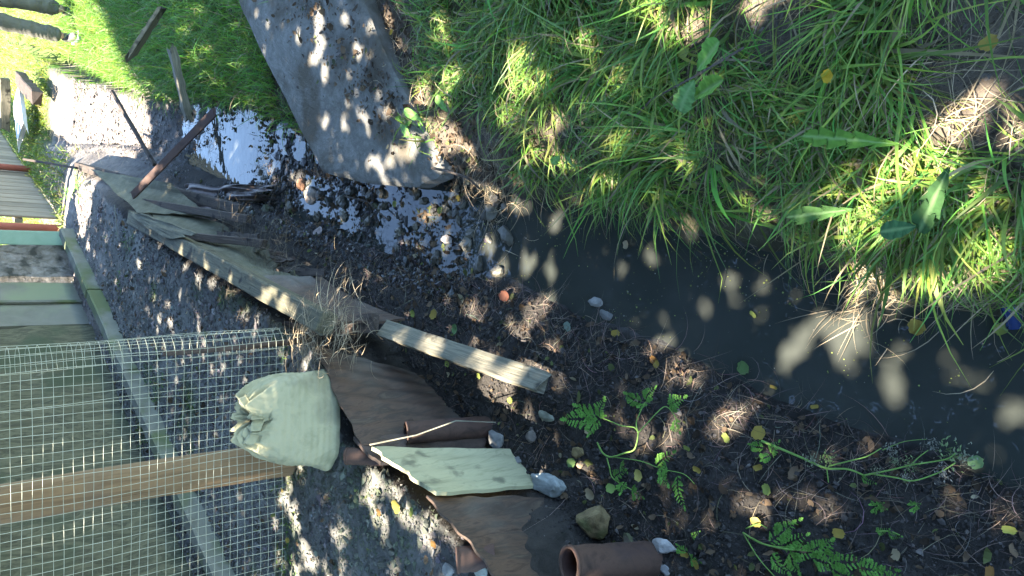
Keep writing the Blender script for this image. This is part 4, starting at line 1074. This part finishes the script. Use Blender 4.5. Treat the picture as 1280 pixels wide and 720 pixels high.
# ------------------------------------------------------------------ green plants
def lobed(base, tip, width, lobes=5, up=.0, fold=.2, depth=.45, n=60):
    """a broad toothed or plain leaf from base to tip, in world space"""
    base, tip = Vector(base), Vector(tip); ax = tip - base; L_ = ax.length; s = ax.cross(Vector((0, 0, 1))).normalized(); nr = s.cross(ax).normalized()
    if nr.z < 0: nr = -nr
    V = []; F = []; ks = (-1, -.66, -.33, -.06, .06, .33, .66, 1); sd = rnd.uniform(0, 50)
    for i in range(n + 1):
        f = i / n
        env = (f ** .9) * (1 - f) ** .5 * 1.9
        if f > .72: env *= 1.05
        row = []
        for k in ks:
            ph = (f * lobes * (1 + .15 * math.sin(3 * f + sd)) + (.35 if k > 0 else 0)) % 1
            saw = 1 - depth * (1 - ph) ** 1.4 * (1 if f < .8 else .4) if lobes else 1
            wd = width * .5 * env * saw * (1 + .15 * float(vnoise(f * 7 + sd, (k > 0) * 5.0))) + .0012
            back = -.09 * abs(k) * (1 - ph) if lobes else 0
            arch = up * math.sin(math.pi * f) * L_
            V.append(base + ax * (f + back) + s * (wd * k) + nr * (arch + fold * abs(k) * wd + .12 * wd * math.sin(f * 26 + 3 * k + sd) * abs(k) + (.0015 if abs(k) < .1 else 0)))
    m_ = len(ks)
    for i in range(n):
        for k in range(m_ - 1): F.append((i * m_ + k, i * m_ + k + 1, (i + 1) * m_ + k + 1, (i + 1) * m_ + k))
    return V, F
def plantleaf(name, b, t_, zb, zt, w_, label, cat, col, lobes=0, **k):
    V, F = lobed(P(*b, zb), P(*t_, zt), w_, lobes, **k)
    n = len(V); c = np.tile(np.array(col), (n, 1)) * (1 + .35 * fbm(np.arange(n) * .05, np.arange(n) % 8 * .9, 1, 3)[:, None])
    mid = np.isin(np.arange(n) % 8, (3, 4)); c[mid] = c[mid] * .5 + np.array([.22, .34, .14]) * .5
    return tag(mk(name, [tuple(v) for v in V], F, M['leaf'], tint=c.clip(.01, 1)), label, cat)
plantleaf('dandelion_leaf', (1118, 180), (1000, 170), .36, .42, .06, 'long toothed dandelion leaf lying level above the grass', 'leaf', (.09, .20, .03), lobes=4.6, depth=.75, up=.06)
plantleaf('dandelion_leaf', (1062, 262), (982, 272), .30, .31, .055, 'bluish toothed leaf low in the grass above the water', 'leaf', (.06, .14, .035), lobes=3.4, depth=.6)
plantleaf('dandelion_leaf', (1185, 212), (1148, 292), .36, .32, .07, 'broad dark toothed leaf hanging in the near grass', 'leaf', (.04, .10, .03), lobes=3.4, depth=.5)
plantleaf('dark_leaf', (1145, 283), (1100, 290), .33, .34, .05, 'dark plain leaf shading the straw by the water', 'leaf', (.05, .13, .05), fold=.1)
plantleaf('round_leaf', (868, 100), (850, 140), .42, .42, .085, 'round pale green leaf facing up in the grass', 'leaf', (.11, .24, .07), fold=.1, up=.05)
plantleaf('folded_leaf', (868, 122), (905, 100), .40, .47, .06, 'folded bright green leaf beside the round leaf', 'leaf', (.11, .24, .04), fold=.8)
plantleaf('folded_leaf', (872, 88), (900, 52), .42, .50, .075, 'broad green leaf folded under the bare soil patch', 'leaf', (.10, .25, .05), fold=.5)
for i, (b, t_, w_) in enumerate([((700, 195), (690, 205), .03), ((528, 150), (505, 138), .03), ((500, 155), (512, 170), .03), ((560, 140), (545, 120), .03)]):
    plantleaf('broad_leaf', b, t_, .24, .26, w_ * 1.6, ['pale small leaf at the straw near the water', 'small bright leaf beside the slab edge', 'small green leaf touching the slab near its end', 'small green leaf above the litter by the slab'][i], 'leaf', (.14, .30, .07), fold=.2)

def frond(base, tip, width, lift, acc, np_=9):
    """feathery carrot-like leaf: pinnae of small ragged leaflets"""
    base, tip = Vector(base), Vector(tip); ax = tip - base; side = ax.cross(Vector((0, 0, 1))).normalized()
    V, F = acc
    def leaflet(c, d, L_, W_):
        s = d.cross(Vector((0, 0, 1))).normalized(); i0 = len(V); tl = rnd.uniform(-.5, .5)
        prof = [(0, .0), (.22, .42), (.34, .16), (.55, .5), (.66, .2), (.82, .3), (1, 0)]
        L = [c + d * L_ * a + s * W_ * b + Vector((0, 0, tl * W_ * b)) for a, b in prof]; R = [c + d * L_ * a - s * W_ * b - Vector((0, 0, tl * W_ * b)) for a, b in prof[1:-1]]
        V.extend(L + R[::-1]); F.append(tuple(range(i0, i0 + len(L) + len(R))))
    for i in range(1, np_ + 1):
        f = i / np_; c = base + ax * f + Vector((0, 0, lift * math.sin(math.pi * f)))
        pl = width * .5 * (1.05 - f) ** .6 * min(1, .5 + f * 2)
        for sd in (-1, 1):
            d = (ax.normalized() * rnd.uniform(.45, .8) + side * sd + Vector((0, 0, rnd.uniform(-.2, .35)))).normalized()
            m_ = 6
            for j in range(1, m_ + 1):
                g = j / m_; cc = c + d * pl * g * .85
                if rnd.random() < .9: leaflet(cc, (d + ax.normalized() * rnd.uniform(.3, 1.0)).normalized(), pl * rnd.uniform(.22, .34) * (1.15 - .5 * g), pl * .22)
                if rnd.random() < .9: leaflet(cc, (d - ax.normalized() * rnd.uniform(.2, .8)).normalized(), pl * rnd.uniform(.2, .3) * (1.15 - .5 * g), pl * .2)
    leaflet(base + ax * .97, ax.normalized(), width * .3, width * .2)
def weed(name, label, stems, fronds, zoff=.03, col=(.13, .30, .055), scol=(.22, .38, .09), tufts=()):
    b = G(*stems[0][0][0][:2])
    t = thing(name, b, label, 'weed')
    acc = ([], [])
    for path, r in stems:
        q = [G(p[0], p[1], p[2] if len(p) > 2 else zoff) for p in path]
        # smooth
        qq = []
        for i in range(len(q) - 1):
            p0, p1, p2, p3 = q[max(i - 1, 0)], q[i], q[i + 1], q[min(i + 2, len(q) - 1)]
            for f in np.linspace(0, 1, 6, endpoint=False):
                qq.append(.5 * ((2 * p1) + (p2 - p0) * f + (2 * p0 - 5 * p1 + 4 * p2 - p3) * f * f + (3 * p1 - p0 - 3 * p2 + p3) * f ** 3))
        qq.append(q[-1])
        V, F = tube_arr(qq, [r * (1 - .4 * i / len(qq)) for i in range(len(qq))], 7)
        mk('stem', [tuple(v) for v in V], F, M['leaf'], t, tint=np.tile(np.array(scol), (len(V), 1)))
    for a, c, w_ in fronds:
        acc = ([], [])
        frond(G(*a, zoff), G(*c, zoff + .02), w_, .015, acc)
        V = np.array([tuple(v) for v in acc[0]]); k = rnd.uniform(.75, 1.25)
        tn = np.tile(np.array(col) * k, (len(V), 1)) * (1 + .2 * rng.normal(size=(len(V), 1))).clip(.5, 1.6)
        mk('feathery_leaf', V, acc[1], M['leaf'], t, smooth=False, tint=tn)
    for X, Y, r, c in tufts:
        g = G(X, Y, zoff); V = []; F = []
        for _ in range(70):
            o_ = Vector((rnd.gauss(0, r * .5), rnd.gauss(0, r * .5), rnd.gauss(0, r * .3))); d = Vector((rnd.gauss(0, 1), rnd.gauss(0, 1), rnd.gauss(0, .6))).normalized(); s = d.orthogonal().normalized()
            i0 = len(V); L_ = r * rnd.uniform(.2, .5); p = g + o_
            V += [p, p + d * L_ * .5 + s * L_ * .2, p + d * L_, p + d * L_ * .5 - s * L_ * .2]; F.append((i0, i0 + 1, i0 + 2, i0 + 3))
        V = np.array([tuple(v) for v in V]); mk('seed_tuft', V, F, M['leaf'], t, smooth=False, tint=np.tile(np.array(c), (len(V), 1)) * (1 + .25 * rng.normal(size=(len(V), 1))).clip(.4, 1.7))
weed('feathery_weed', 'feathery green weed with a curved pale stem rooted on the open soil bank',
     [([(748, 553, .0), (754, 566, .02), (765, 571, .03), (782, 566, .04), (794, 562, .05), (797, 552, .05), (798, 541, .05)], .0035),
      ([(798, 541, .05), (794, 534, .05), (778, 532, .05), (762, 526, .05), (750, 521, .04)], .0024), ([(798, 541, .05), (796, 528, .05), (803, 512, .05), (808, 502, .05)], .0022),
      ([(798, 541, .05), (812, 526, .05), (822, 516, .05), (834, 508, .05), (845, 522, .04), (848, 536, .03)], .0022), ([(765, 571, .03), (800, 576, .03), (828, 586, .03), (856, 592, .02), (870, 605, .01)], .0018),
      ([(760, 572, .02), (762, 584, .02), (768, 598, .02), (790, 612, .02)], .0025)],
     [((752, 522), (708, 524), .11), ((752, 522), (722, 508), .09), ((752, 524), (756, 502), .09), ((752, 522), (738, 541), .08), ((807, 504), (786, 493), .07), ((808, 502), (818, 486), .07), ((808, 503), (803, 510), .05),
      ((836, 508), (856, 497), .08), ((842, 515), (850, 500), .06), ((846, 522), (851, 538), .06), ((820, 583), (842, 566), .07), ((828, 586), (836, 604), .07), ((768, 598), (782, 588), .06), ((790, 610), (804, 620), .07), ((785, 600), (778, 614), .06),
      ((848, 590), (856, 632), .07), ((835, 580), (828, 596), .05), ((778, 575), (784, 590), .04)])
weed('lying_stalk', 'pale green branching stalk lying on the soil towards the water',
     [([(953, 551, .01), (975, 560, .02), (1002, 572, .02), (1032, 585, .02), (1060, 586, .02), (1080, 594, .03)], .004), ([(1038, 582, .02), (1062, 576, .03), (1085, 570, .03), (1102, 560, .04)], .0022),
      ([(1080, 594, .03), (1110, 588, .03), (1140, 581, .03), (1182, 574, .04), (1195, 566, .04)], .0024), ([(1092, 592, .03), (1120, 597, .03), (1144, 600, .03), (1175, 590, .03), (1195, 578, .04)], .0022),
      ([(1138, 582, .03), (1148, 572, .03), (1162, 562, .04)], .0016), ([(1034, 585, .02), (1036, 603, .01)], .002), ([(1105, 562, .03), (1130, 552, .03), (1158, 549, .02)], .0012)],
     [((1078, 594), (1094, 604), .03)],
     tufts=[(1117, 561, .02, (.22, .22, .17)), (1166, 556, .02, (.24, .24, .19)), (1192, 566, .03, (.17, .24, .10)), (1205, 570, .025, (.22, .24, .16)), (1180, 589, .022, (.26, .25, .2)), (1015, 575, .02, (.2, .22, .14)), (1036, 573, .02, (.17, .25, .08)), (1140, 580, .02, (.18, .24, .1)),
             (1095, 590, .016, (.24, .25, .16)), (1133, 596, .016, (.24, .23, .18)), (1120, 576, .014, (.2, .24, .12))])
weed('parsley_clump', 'low clump of bright parsley like leaves at the lower edge of the bank',
     [([(930, 665, .0), (952, 678, .03), (985, 686, .04), (1020, 690, .03), (1048, 712, .02)], .003), ([(930, 665, .0), (945, 690, .02), (955, 705, .02), (972, 722, .02)], .002), ([(934, 660, .01), (948, 655, .03), (960, 660, .03)], .0022), ([(940, 672, .02), (965, 682, .03), (1005, 682, .03)], .002)],
     [((960, 680), (1000, 650), .06), ((975, 684), (1010, 668), 0.062), ((985, 686), (1022, 690), 0.074), ((990, 688), (998, 712), 0.074), ((1010, 692), (1040, 675), 0.068), ((1015, 695), (1050, 705), 0.074), ((1035, 702), (1085, 700), 0.074), ((1040, 708), (1070, 722), 0.074), ((1070, 708), (1120, 712), 0.068),
      ((972, 672), (990, 655), .08), ((1030, 690), (1042, 676), .07), ((965, 690), (985, 715), 0.062), ((1090, 712), (1130, 722), 0.062)])
weed('seedling', 'small seedling nearer the lying stalk, four fleshy leaves', [([(1098, 634, 0), (1099, 631, .02)], .002)], [((1099, 631), (1092, 627), .03), ((1099, 631), (1106, 628), .03), ((1099, 631), (1096, 640), .035), ((1100, 632), (1108, 636), .03)], zoff=.015)
weed('seedling', 'small seedling right of the other one near the water', [([(1146, 634, 0), (1147, 631, .02)], .002)], [((1146, 631), (1140, 627), .03), ((1146, 631), (1152, 629), .03), ((1147, 632), (1144, 639), .03)], zoff=.015)
weed('seedling', 'sprig of narrow leaves lying above the parsley clump tip', [([(1095, 664, .01), (1112, 664, .01), (1126, 668, .01)], .002)], [((1096, 664), (1112, 661), .03), ((1110, 665), (1127, 670), .03)], zoff=.012)
weed('feathery_weed', 'tiny feathery weed at the base of the lying stalk', [([(968, 572, 0), (966, 566, .02)], .0015)], [((966, 568), (955, 574), .05), ((966, 568), (974, 553), .05), ((958, 560), (940, 556), .05)], zoff=.015)
weed('feathery_weed', 'small leafy weed at the lower left of the soil bank by the pale rock', [([(862, 690, 0), (866, 700, .02)], .0015)], [((862, 690), (850, 682), .05), ((864, 696), (876, 702), .05), ((866, 672), (876, 664), .03)], zoff=.015)
weed('bank_sprig', 'green leafy sprig growing at the edge of the slab', [([(505, 158, 0), (512, 150, .04)], .002)], [((508, 155), (500, 145), .07), ((508, 155), (520, 148), .08), ((508, 155), (514, 168), .06)], zoff=.03)
weed('bank_sprig', 'vine sprig with bright leaves at the far end of the boards', [([(90, 245, 0), (98, 225, .06), (104, 215, .08)], .004)], [((90, 245), (82, 240), .16), ((94, 232), (104, 226), .16), ((98, 246), (106, 252), .14), ((98, 220), (94, 212), .14)], zoff=.06)

# ------------------------------------------------------------------ blue plastic tube
def bluetube():
    a = P(1262, 375, .06); b = P(1268, 408, .03)
    V, F = tube_arr([a, a.lerp(b, .4), a.lerp(b, .41), b], [.021, .021, .018, .018], 24)
    single('plastic_tube', (V, F), M['bluepl'], 'dark blue plastic tube lying in the grass at the water edge', 'tube', smooth=True)
bluetube()
# blue plastic strip on the gravel
single('plastic_strip', bar_arr(P(143, 256, .6), P(147, 296, .58), .022, .004, n=10, rough=.2), M['panel'], 'pale bluish strip lying on the gravel beside the far boards', 'strip')

# ------------------------------------------------------------------ person standing on the far lawn
def skin(name, pts, edges, mt, parent, sub=2):
    me = bpy.data.meshes.new(name); pl = parent.location
    me.from_pydata([tuple(Vector(p[:3])) for p in pts], edges, [])
    o = bpy.data.objects.new(name, me); COL.objects.link(o)
    o.modifiers.new('s', 'SKIN'); me.skin_vertices[0].data[0].use_root = True
    for i, p in enumerate(pts):
        r = p[3]; me.skin_vertices[0].data[i].radius = r if isinstance(r, tuple) else (r, r)
    sb = o.modifiers.new('u', 'SUBSURF'); sb.levels = sub; sb.render_levels = sub
    dg = bpy.context.evaluated_depsgraph_get(); ev = o.evaluated_get(dg)
    m2 = bpy.data.meshes.new_from_object(ev); m2.name = name
    o.modifiers.clear(); o.data = m2; bpy.data.meshes.remove(me)
    m2.materials.clear(); m2.materials.append(mt)
    for p in m2.polygons: p.use_smooth = True
    o.parent = parent
    return o
def person():
    g = G(97, 32); z = hz1(g.x, g.y) + .01
    t = thing('person', (g.x, g.y, z), 'person in olive trousers and dark boots standing on the bright grass', 'person')
    # local frame: facing -Y
    body = [(0, 0, .96, .12), (0, 0, 1.12, .11), (0, -.01, 1.28, (.15, .11)), (0, 0, 1.42, (.13, .09)), (0, 0, 1.50, .055), (0, -.01, 1.56, .055), (0, -.015, 1.64, (.078, .095)), (0, -.01, 1.72, (.07, .085)),
            (-.1, 0, .90, .085), (-.12, .0, .50, .058), (-.13, .02, .10, .042), (.1, 0, .90, .085), (.12, -.02, .50, .058), (.14, .0, .10, .042),
            (-.19, 0, 1.40, .055), (-.25, .02, 1.12, .042), (-.24, -.06, .88, .032), (-.235, -.09, .80, .03), (.19, 0, 1.40, .055), (.25, .02, 1.12, .042), (.24, -.06, .88, .032), (.235, -.09, .80, .03)]
    e = [(0, 1), (1, 2), (2, 3), (3, 4), (4, 5), (5, 6), (6, 7), (0, 8), (8, 9), (9, 10), (0, 11), (11, 12), (12, 13), (3, 14), (14, 15), (15, 16), (16, 17), (3, 18), (18, 19), (19, 20), (20, 21)]
    n = len(body)
    for s in (-1, 1):                                  # fingers and thumb, rooted in the palm
        root = 17 if s < 0 else 21
        for k in range(4):
            i0 = len(body); x = s * .235; L_ = [.035, .04, .037, .03][k]
            y = -.09 + (k - 1.5) * .018
            body += [(x, y, .775, .0085), (x - s * .006, y, .775 - L_, .008), (x - s * .016, y, .775 - L_ * 1.8, .007)]
            e += [(root, i0), (i0, i0 + 1), (i0 + 1, i0 + 2)]
        i0 = len(body); body += [(s * .225, -.125, .80, .009), (s * .218, -.14, .765, .008)]; e += [(root, i0), (i0, i0 + 1)]
    i0 = len(body); body += [(0, -.115, 1.63, .012)]; e += [(6, i0)]
    for s in (-1, 1): body += [(s * .085, .0, 1.635, .014)]; e += [(6, len(body) - 1)]
    skin('body', body, e, M['skin'], t)
    tr = [(0, 0, .97, .145), (-.1, 0, .86, .105), (-.115, -.01, .66, .092), (-.12, 0, .50, .082), (-.125, .005, .36, .082), (-.13, .01, .2, .078), (-.13, .01, .13, .072), (.1, 0, .86, .105), (.115, -.01, .66, .092), (.12, -.02, .50, .082), (.13, -.01, .36, .082), (.138, 0, .2, .078), (.14, 0, .13, .072)]
    o = skin('trousers', tr, [(0, 1), (1, 2), (2, 3), (3, 4), (4, 5), (5, 6), (0, 7), (7, 8), (8, 9), (9, 10), (10, 11), (11, 12)], M['trousers'], t, 4)
    co = np.array([v.co[:] for v in o.data.vertices]); nn = np.array([v.normal[:] for v in o.data.vertices])
    k = .022 * fbm(co[:, 0] * 9 + co[:, 1] * 4, co[:, 2] * 13 + co[:, 1] * 6, 1, 3) * (.5 + np.exp(-((co[:, 2] - .2) / .16) ** 2))
    co = co + nn * k[:, None]; o.data.vertices.foreach_set('co', co.ravel()); o.data.update()
    jk = [(0, 0, .92, (.17, .13)), (0, 0, 1.1, (.15, .12)), (0, -.01, 1.28, (.17, .13)), (0, 0, 1.42, (.14, .1)), (0, 0, 1.49, .07), (-.19, 0, 1.40, .07), (-.25, .02, 1.12, .056), (-.242, -.05, .91, .046), (.19, 0, 1.40, .07), (.25, .02, 1.12, .056), (.242, -.05, .91, .046)]
    skin('jacket', jk, [(0, 1), (1, 2), (2, 3), (3, 4), (3, 5), (5, 6), (6, 7), (3, 8), (8, 9), (9, 10)], M['jacket'], t)
    skin('hair', [(0, .02, 1.70, (.085, .09)), (0, .03, 1.76, (.07, .075))], [(0, 1)], M['hair'], t)
    for s in (-1, 1):
        y0 = .01 if s < 0 else 0
        skin('boot', [(s * .135, y0 + .03, .14, .052), (s * .135, y0 + .035, .05, .048), (s * .142, y0 - .06, .04, .045), (s * .15, y0 - .16, .032, .040), (s * .152, y0 - .20, .03, .03)], [(0, 1), (1, 2), (2, 3), (3, 4)], M['shoe'], t)
        V, F = bar_arr((s * .135, y0 + .085, .012), (s * .152, y0 - .235, .012), .10, .026, n=8); 
        Vl = [v + Vector(t.location) for v in V]
        mk('boot_sole', [tuple(v) for v in Vl], F, M['sole'], t, smooth=False)
        for ex in (0,):
            V0, F0 = ICO2; V = V0 * .011 + np.array([s * .03, -.083, 1.655]) + np.array(t.location); mk('eye', V, F0, M['hair'], t)
    V0, F0 = ICO2; V = V0 * np.array([.026, .008, .006]) + np.array([0, -.095, 1.59]) + np.array(t.location); mk('mouth', V, F0, M['redpaint'], t)
person()

# ------------------------------------------------------------------ overhanging trees that dapple the light
GAPS = [(1002, 416, 9), (1035, 410, 8), (1066, 427, 14), (950, 357, 6), (922, 358, 4), (1120, 440, 5), (1115, 467, 5), (1258, 522, 8), (978, 452, 9), (868, 290, 6), (815, 322, 6), (1065, 395, 6),
        (630, 335, 10), (660, 333, 9), (690, 345, 7), (640, 365, 8), (675, 395, 9), (655, 322, 8), (700, 270, 7), (560, 300, 9), (585, 310, 7), (610, 305, 8), (497, 315, 8), (523, 318, 8), (545, 268, 7),
        (525, 372, 14), (515, 395, 10), (590, 385, 14), (592, 408, 10), (560, 360, 7), (660, 400, 10), (650, 425, 8), (640, 400, 8), (693, 442, 10), (668, 455, 8), (672, 375, 7), (690, 375, 6), (845, 465, 12), (870, 470, 9),
        (905, 520, 13), (943, 500, 10), (832, 430, 8), (945, 636, 12), (1035, 634, 10), (845, 530, 8), (846, 553, 8), (812, 535, 7), (500, 412, 8), (512, 405, 7), (608, 455, 10), (628, 465, 9), (640, 480, 9), (592, 448, 6), (650, 470, 7),
        (605, 492, 10), (625, 505, 10), (640, 515, 8), (655, 535, 10), (678, 550, 9), (676, 562, 6), (665, 520, 6), (722, 605, 6), (620, 478, 6), (700, 480, 5),
        (358, 620, 9), (366, 640, 10), (372, 655, 8), (362, 600, 6), (380, 690, 10), (395, 705, 12), (410, 712, 9), (428, 718, 9), (372, 715, 7), (350, 700, 5), (345, 655, 6), (458, 622, 8), (470, 640, 9), (476, 605, 9), (495, 610, 10), (500, 625, 10), (484, 655, 7), (510, 650, 8),
        (525, 660, 7), (540, 680, 8), (492, 715, 9), (560, 665, 8), (540, 645, 7), (475, 590, 7), (418, 665, 5), (428, 680, 5), (463, 600, 6), (575, 675, 5),
        (500, 190, 7), (517, 194, 6), (523, 175, 6), (485, 25, 7), (462, 60, 8), (455, 20, 7),
        (530, 130, 8), (538, 160, 9), (555, 150, 10), (565, 165, 12), (578, 180, 10), (548, 185, 8), (560, 205, 8), (590, 190, 6), (600, 232, 9), (625, 245, 8), (650, 262, 7), (570, 90, 9), (560, 110, 7), (535, 105, 8),
        (560, 40, 10), (568, 55, 7), (660, 90, 16), (672, 70, 13), (680, 110, 12), (655, 120, 10), (640, 140, 9), (690, 165, 12), (670, 185, 11), (715, 205, 8), (700, 150, 8), (740, 45, 6), (770, 220, 8), (830, 20, 9), (850, 45, 7), (820, 8, 8), (945, 8, 12), (862, 40, 6), (790, 170, 7), (780, 100, 5),
        (1095, 270, 13), (1085, 290, 12), (1110, 255, 12), (1130, 215, 10), (1160, 185, 11), (1185, 160, 10), (1205, 150, 8), (1230, 125, 8), (1150, 200, 9), (1090, 345, 9), (1115, 365, 9), (1080, 360, 7), (1170, 345, 7), (1220, 335, 8), (1190, 335, 6), (1240, 250, 8), (1065, 240, 6), (1215, 215, 8), (1255, 300, 6),
        (150, 250, 4), (205, 300, 4), (235, 330, 5), (250, 350, 5), (270, 345, 5), (225, 375, 4), (300, 360, 5), (310, 395, 6), (322, 405, 5), (255, 430, 5), (280, 460, 5), (250, 410, 5), (200, 400, 4), (215, 405, 4), (210, 380, 4), (175, 330, 3), (145, 350, 3), (398, 292, 6), (388, 238, 9), (375, 225, 6), (340, 215, 5),
        (440, 300, 4), (455, 345, 5), (430, 340, 5), (240, 30, 6), (262, 55, 6), (250, 70, 5), (225, 90, 6), (190, 105, 8), (215, 125, 7), (270, 95, 5), (160, 110, 6), (150, 60, 5), (255, 10, 5)]
GAPS3 = [(412, 55, .27, 14), (405, 72, .26, 9), (413, 15, .28, 8), (390, 45, .27, 6), (418, 92, .25, 6), (420, 150, .2, 3), (440, 146, .2, 4), (468, 148, .2, 6), (505, 190, .17, 6), (518, 194, .17, 5), (188, 620, 1.25, 7), (10, 655, 1.9, 12), (350, 578, .66, 12), (362, 590, .60, 8), (575, 532, .30, 7), (541, 547, .38, 5), (300, 535, .90, 6), (330, 384, .64, 7), (322, 380, .64, 6), (492, 418, .28, 7), (505, 425, .28, 6), (617, 462, .22, 8), (640, 478, .2, 8), (352, 387, .64, 6), (372, 392, .62, 5),
         (200, 205, .5, 5), (185, 222, .55, 6), (712, 695, .42, 6), (725, 712, .42, 5), (576, 685, .6, 5), (235, 312, .6, 5), (258, 140, .36, 4)]
def leaves_and_trees():
    n = 250000
    h = rng.uniform(4.0, 6.6, n)
    gx = rng.uniform(-4.5, 4.6, n); gy = rng.uniform(-3.5, 9.5, n)              # where each leaf's shadow would land (z .3)
    k = (h - .3) / sun_dir.z
    x = gx + sun_dir.x * k; y = gy + sun_dir.y * k
    # the crown ends beyond the foot of the sunlit lawn
    lim = 7.35 + .35 * fbm(gx, gx * 0 + 1, 1.3, 3) + .25 * np.clip(gx - 1.2, 0, 2)
    keep = (gy < lim)
    keep &= (rng.random(n) < np.clip(1.15 + 1.2 * fbm(x, y + h * .7, .9, 3, 20), .55, 1))
    keep &= ~((gx > 3.4) & (gy > 4.5))
    # open sky seen by the mirror of the upper pool
    dense_low = (gx < -2.6); keep &= ~(dense_low & (rng.random(n) < .35))
    C_ = np.stack([x, y, h], 1)
    sd = np.array(sun_dir)
    for gq in GAPS + GAPS3:  # crown shaped for the light: leaves cleared sunward so sun spots land as listed
        if len(gq) == 3: X, Y, r = gq; g = G(X, Y)
        else: X, Y, z, r = gq; g = P(X, Y, z)
        dd = (g - Vector((0, 0, CAM_H))).length
        R_ = max(r * dd / FPX, .013) * .66 + .029
        for kk in range(3):
            gg = np.array(g); rr = R_ * (.88 if kk == 0 else rng.uniform(.45, .7))
            if kk: a_ = rng.uniform(0, 6.28); gg = gg + np.array([math.cos(a_), math.sin(a_), 0]) * R_ * rng.uniform(.7, 1.3)
            v = C_ - gg; pr = v @ sd; d2 = (v * v).sum(1) - pr * pr
            keep &= d2 > rr * rr
    C_ = C_[keep]; n = len(C_)
    trunks = [(-5.2, 3.4), (3.9, 2.6), (-2.6, -1.8), (-1.9, 9.6)]
    near = np.argmin(np.stack([np.hypot(C_[:, 0] - a, C_[:, 1] - b) for a, b in trunks]), 0)
    labs = ['leafy tree left of the wall, its crown shading the ditch', 'leafy tree right of the bank, its crown shading the grass', 'leafy tree behind the viewer with a broad crown', 'leafy tree beyond the wall at the left, its crown over the path']
    for ti, (tx, ty) in enumerate(trunks):
        c = C_[near == ti]; m_ = len(c)
        z0 = hz1(tx, ty) - .1
        t = thing('shade_tree', (tx, ty, z0), labs[ti], 'tree', 'leafy trees shading the ditch')
        nrm = rng.normal(size=(m_, 3)) * np.array([.6, .6, 1]); nrm /= np.linalg.norm(nrm, axis=1)[:, None]
        u = np.cross(nrm, rng.normal(size=(m_, 3))); u /= np.linalg.norm(u, axis=1)[:, None]; v = np.cross(nrm, u)
        L_ = rng.uniform(.034, .056, (m_, 1)); W_ = L_ * .62
        a = c - u * L_; b = c + u * L_; q = c + v * W_ + nrm * .01; r = c - v * W_ + nrm * .01
        q2 = q + u * L_ * .45; q1 = q - u * L_ * .45; r2 = r + u * L_ * .45; r1 = r - u * L_ * .45
        V = np.stack([a, q1, q2, b, r2, r1], 1).reshape(-1, 3); F = np.arange(m_ * 6).reshape(m_, 6)
        mk('crown', V, F, M['canopy'], t, smooth=False)
        cc = c.mean(0) if m_ else np.array([tx, ty, 6])
        path = [Vector((tx, ty, z0)), Vector((tx + .05, ty + .04, z0 + 1.6)), Vector((tx * .97 + cc[0] * .03, ty * .97 + cc[1] * .03, 3.4)), Vector((tx * .8 + cc[0] * .2, ty * .8 + cc[1] * .2, 5.2)), Vector((tx * .6 + cc[0] * .4, ty * .6 + cc[1] * .4, 7.2))]
        V, F = tube_arr(path, [.2, .16, .13, .09, .03], 14, noise=.05)
        tr = mk('trunk', [tuple(q) for q in V], F, M['bark'], t)
        for bi in range(9):
            if not m_: break
            e = Vector(c[rng.integers(m_)]); s = path[2].lerp(path[4], rnd.uniform(0, .8)); mid = s.lerp(e, .5) + Vector((0, 0, .3))
            if (e - s).length > 4: e = s + (e - s).normalized() * 4; mid = s.lerp(e, .5) + Vector((0, 0, .3))
            V, F = tube_arr([s, mid, e], [.05, .03, .01], 8, noise=.05)
            mk('limb', [tuple(q) for q in V], F, M['bark'], t)
leaves_and_trees()
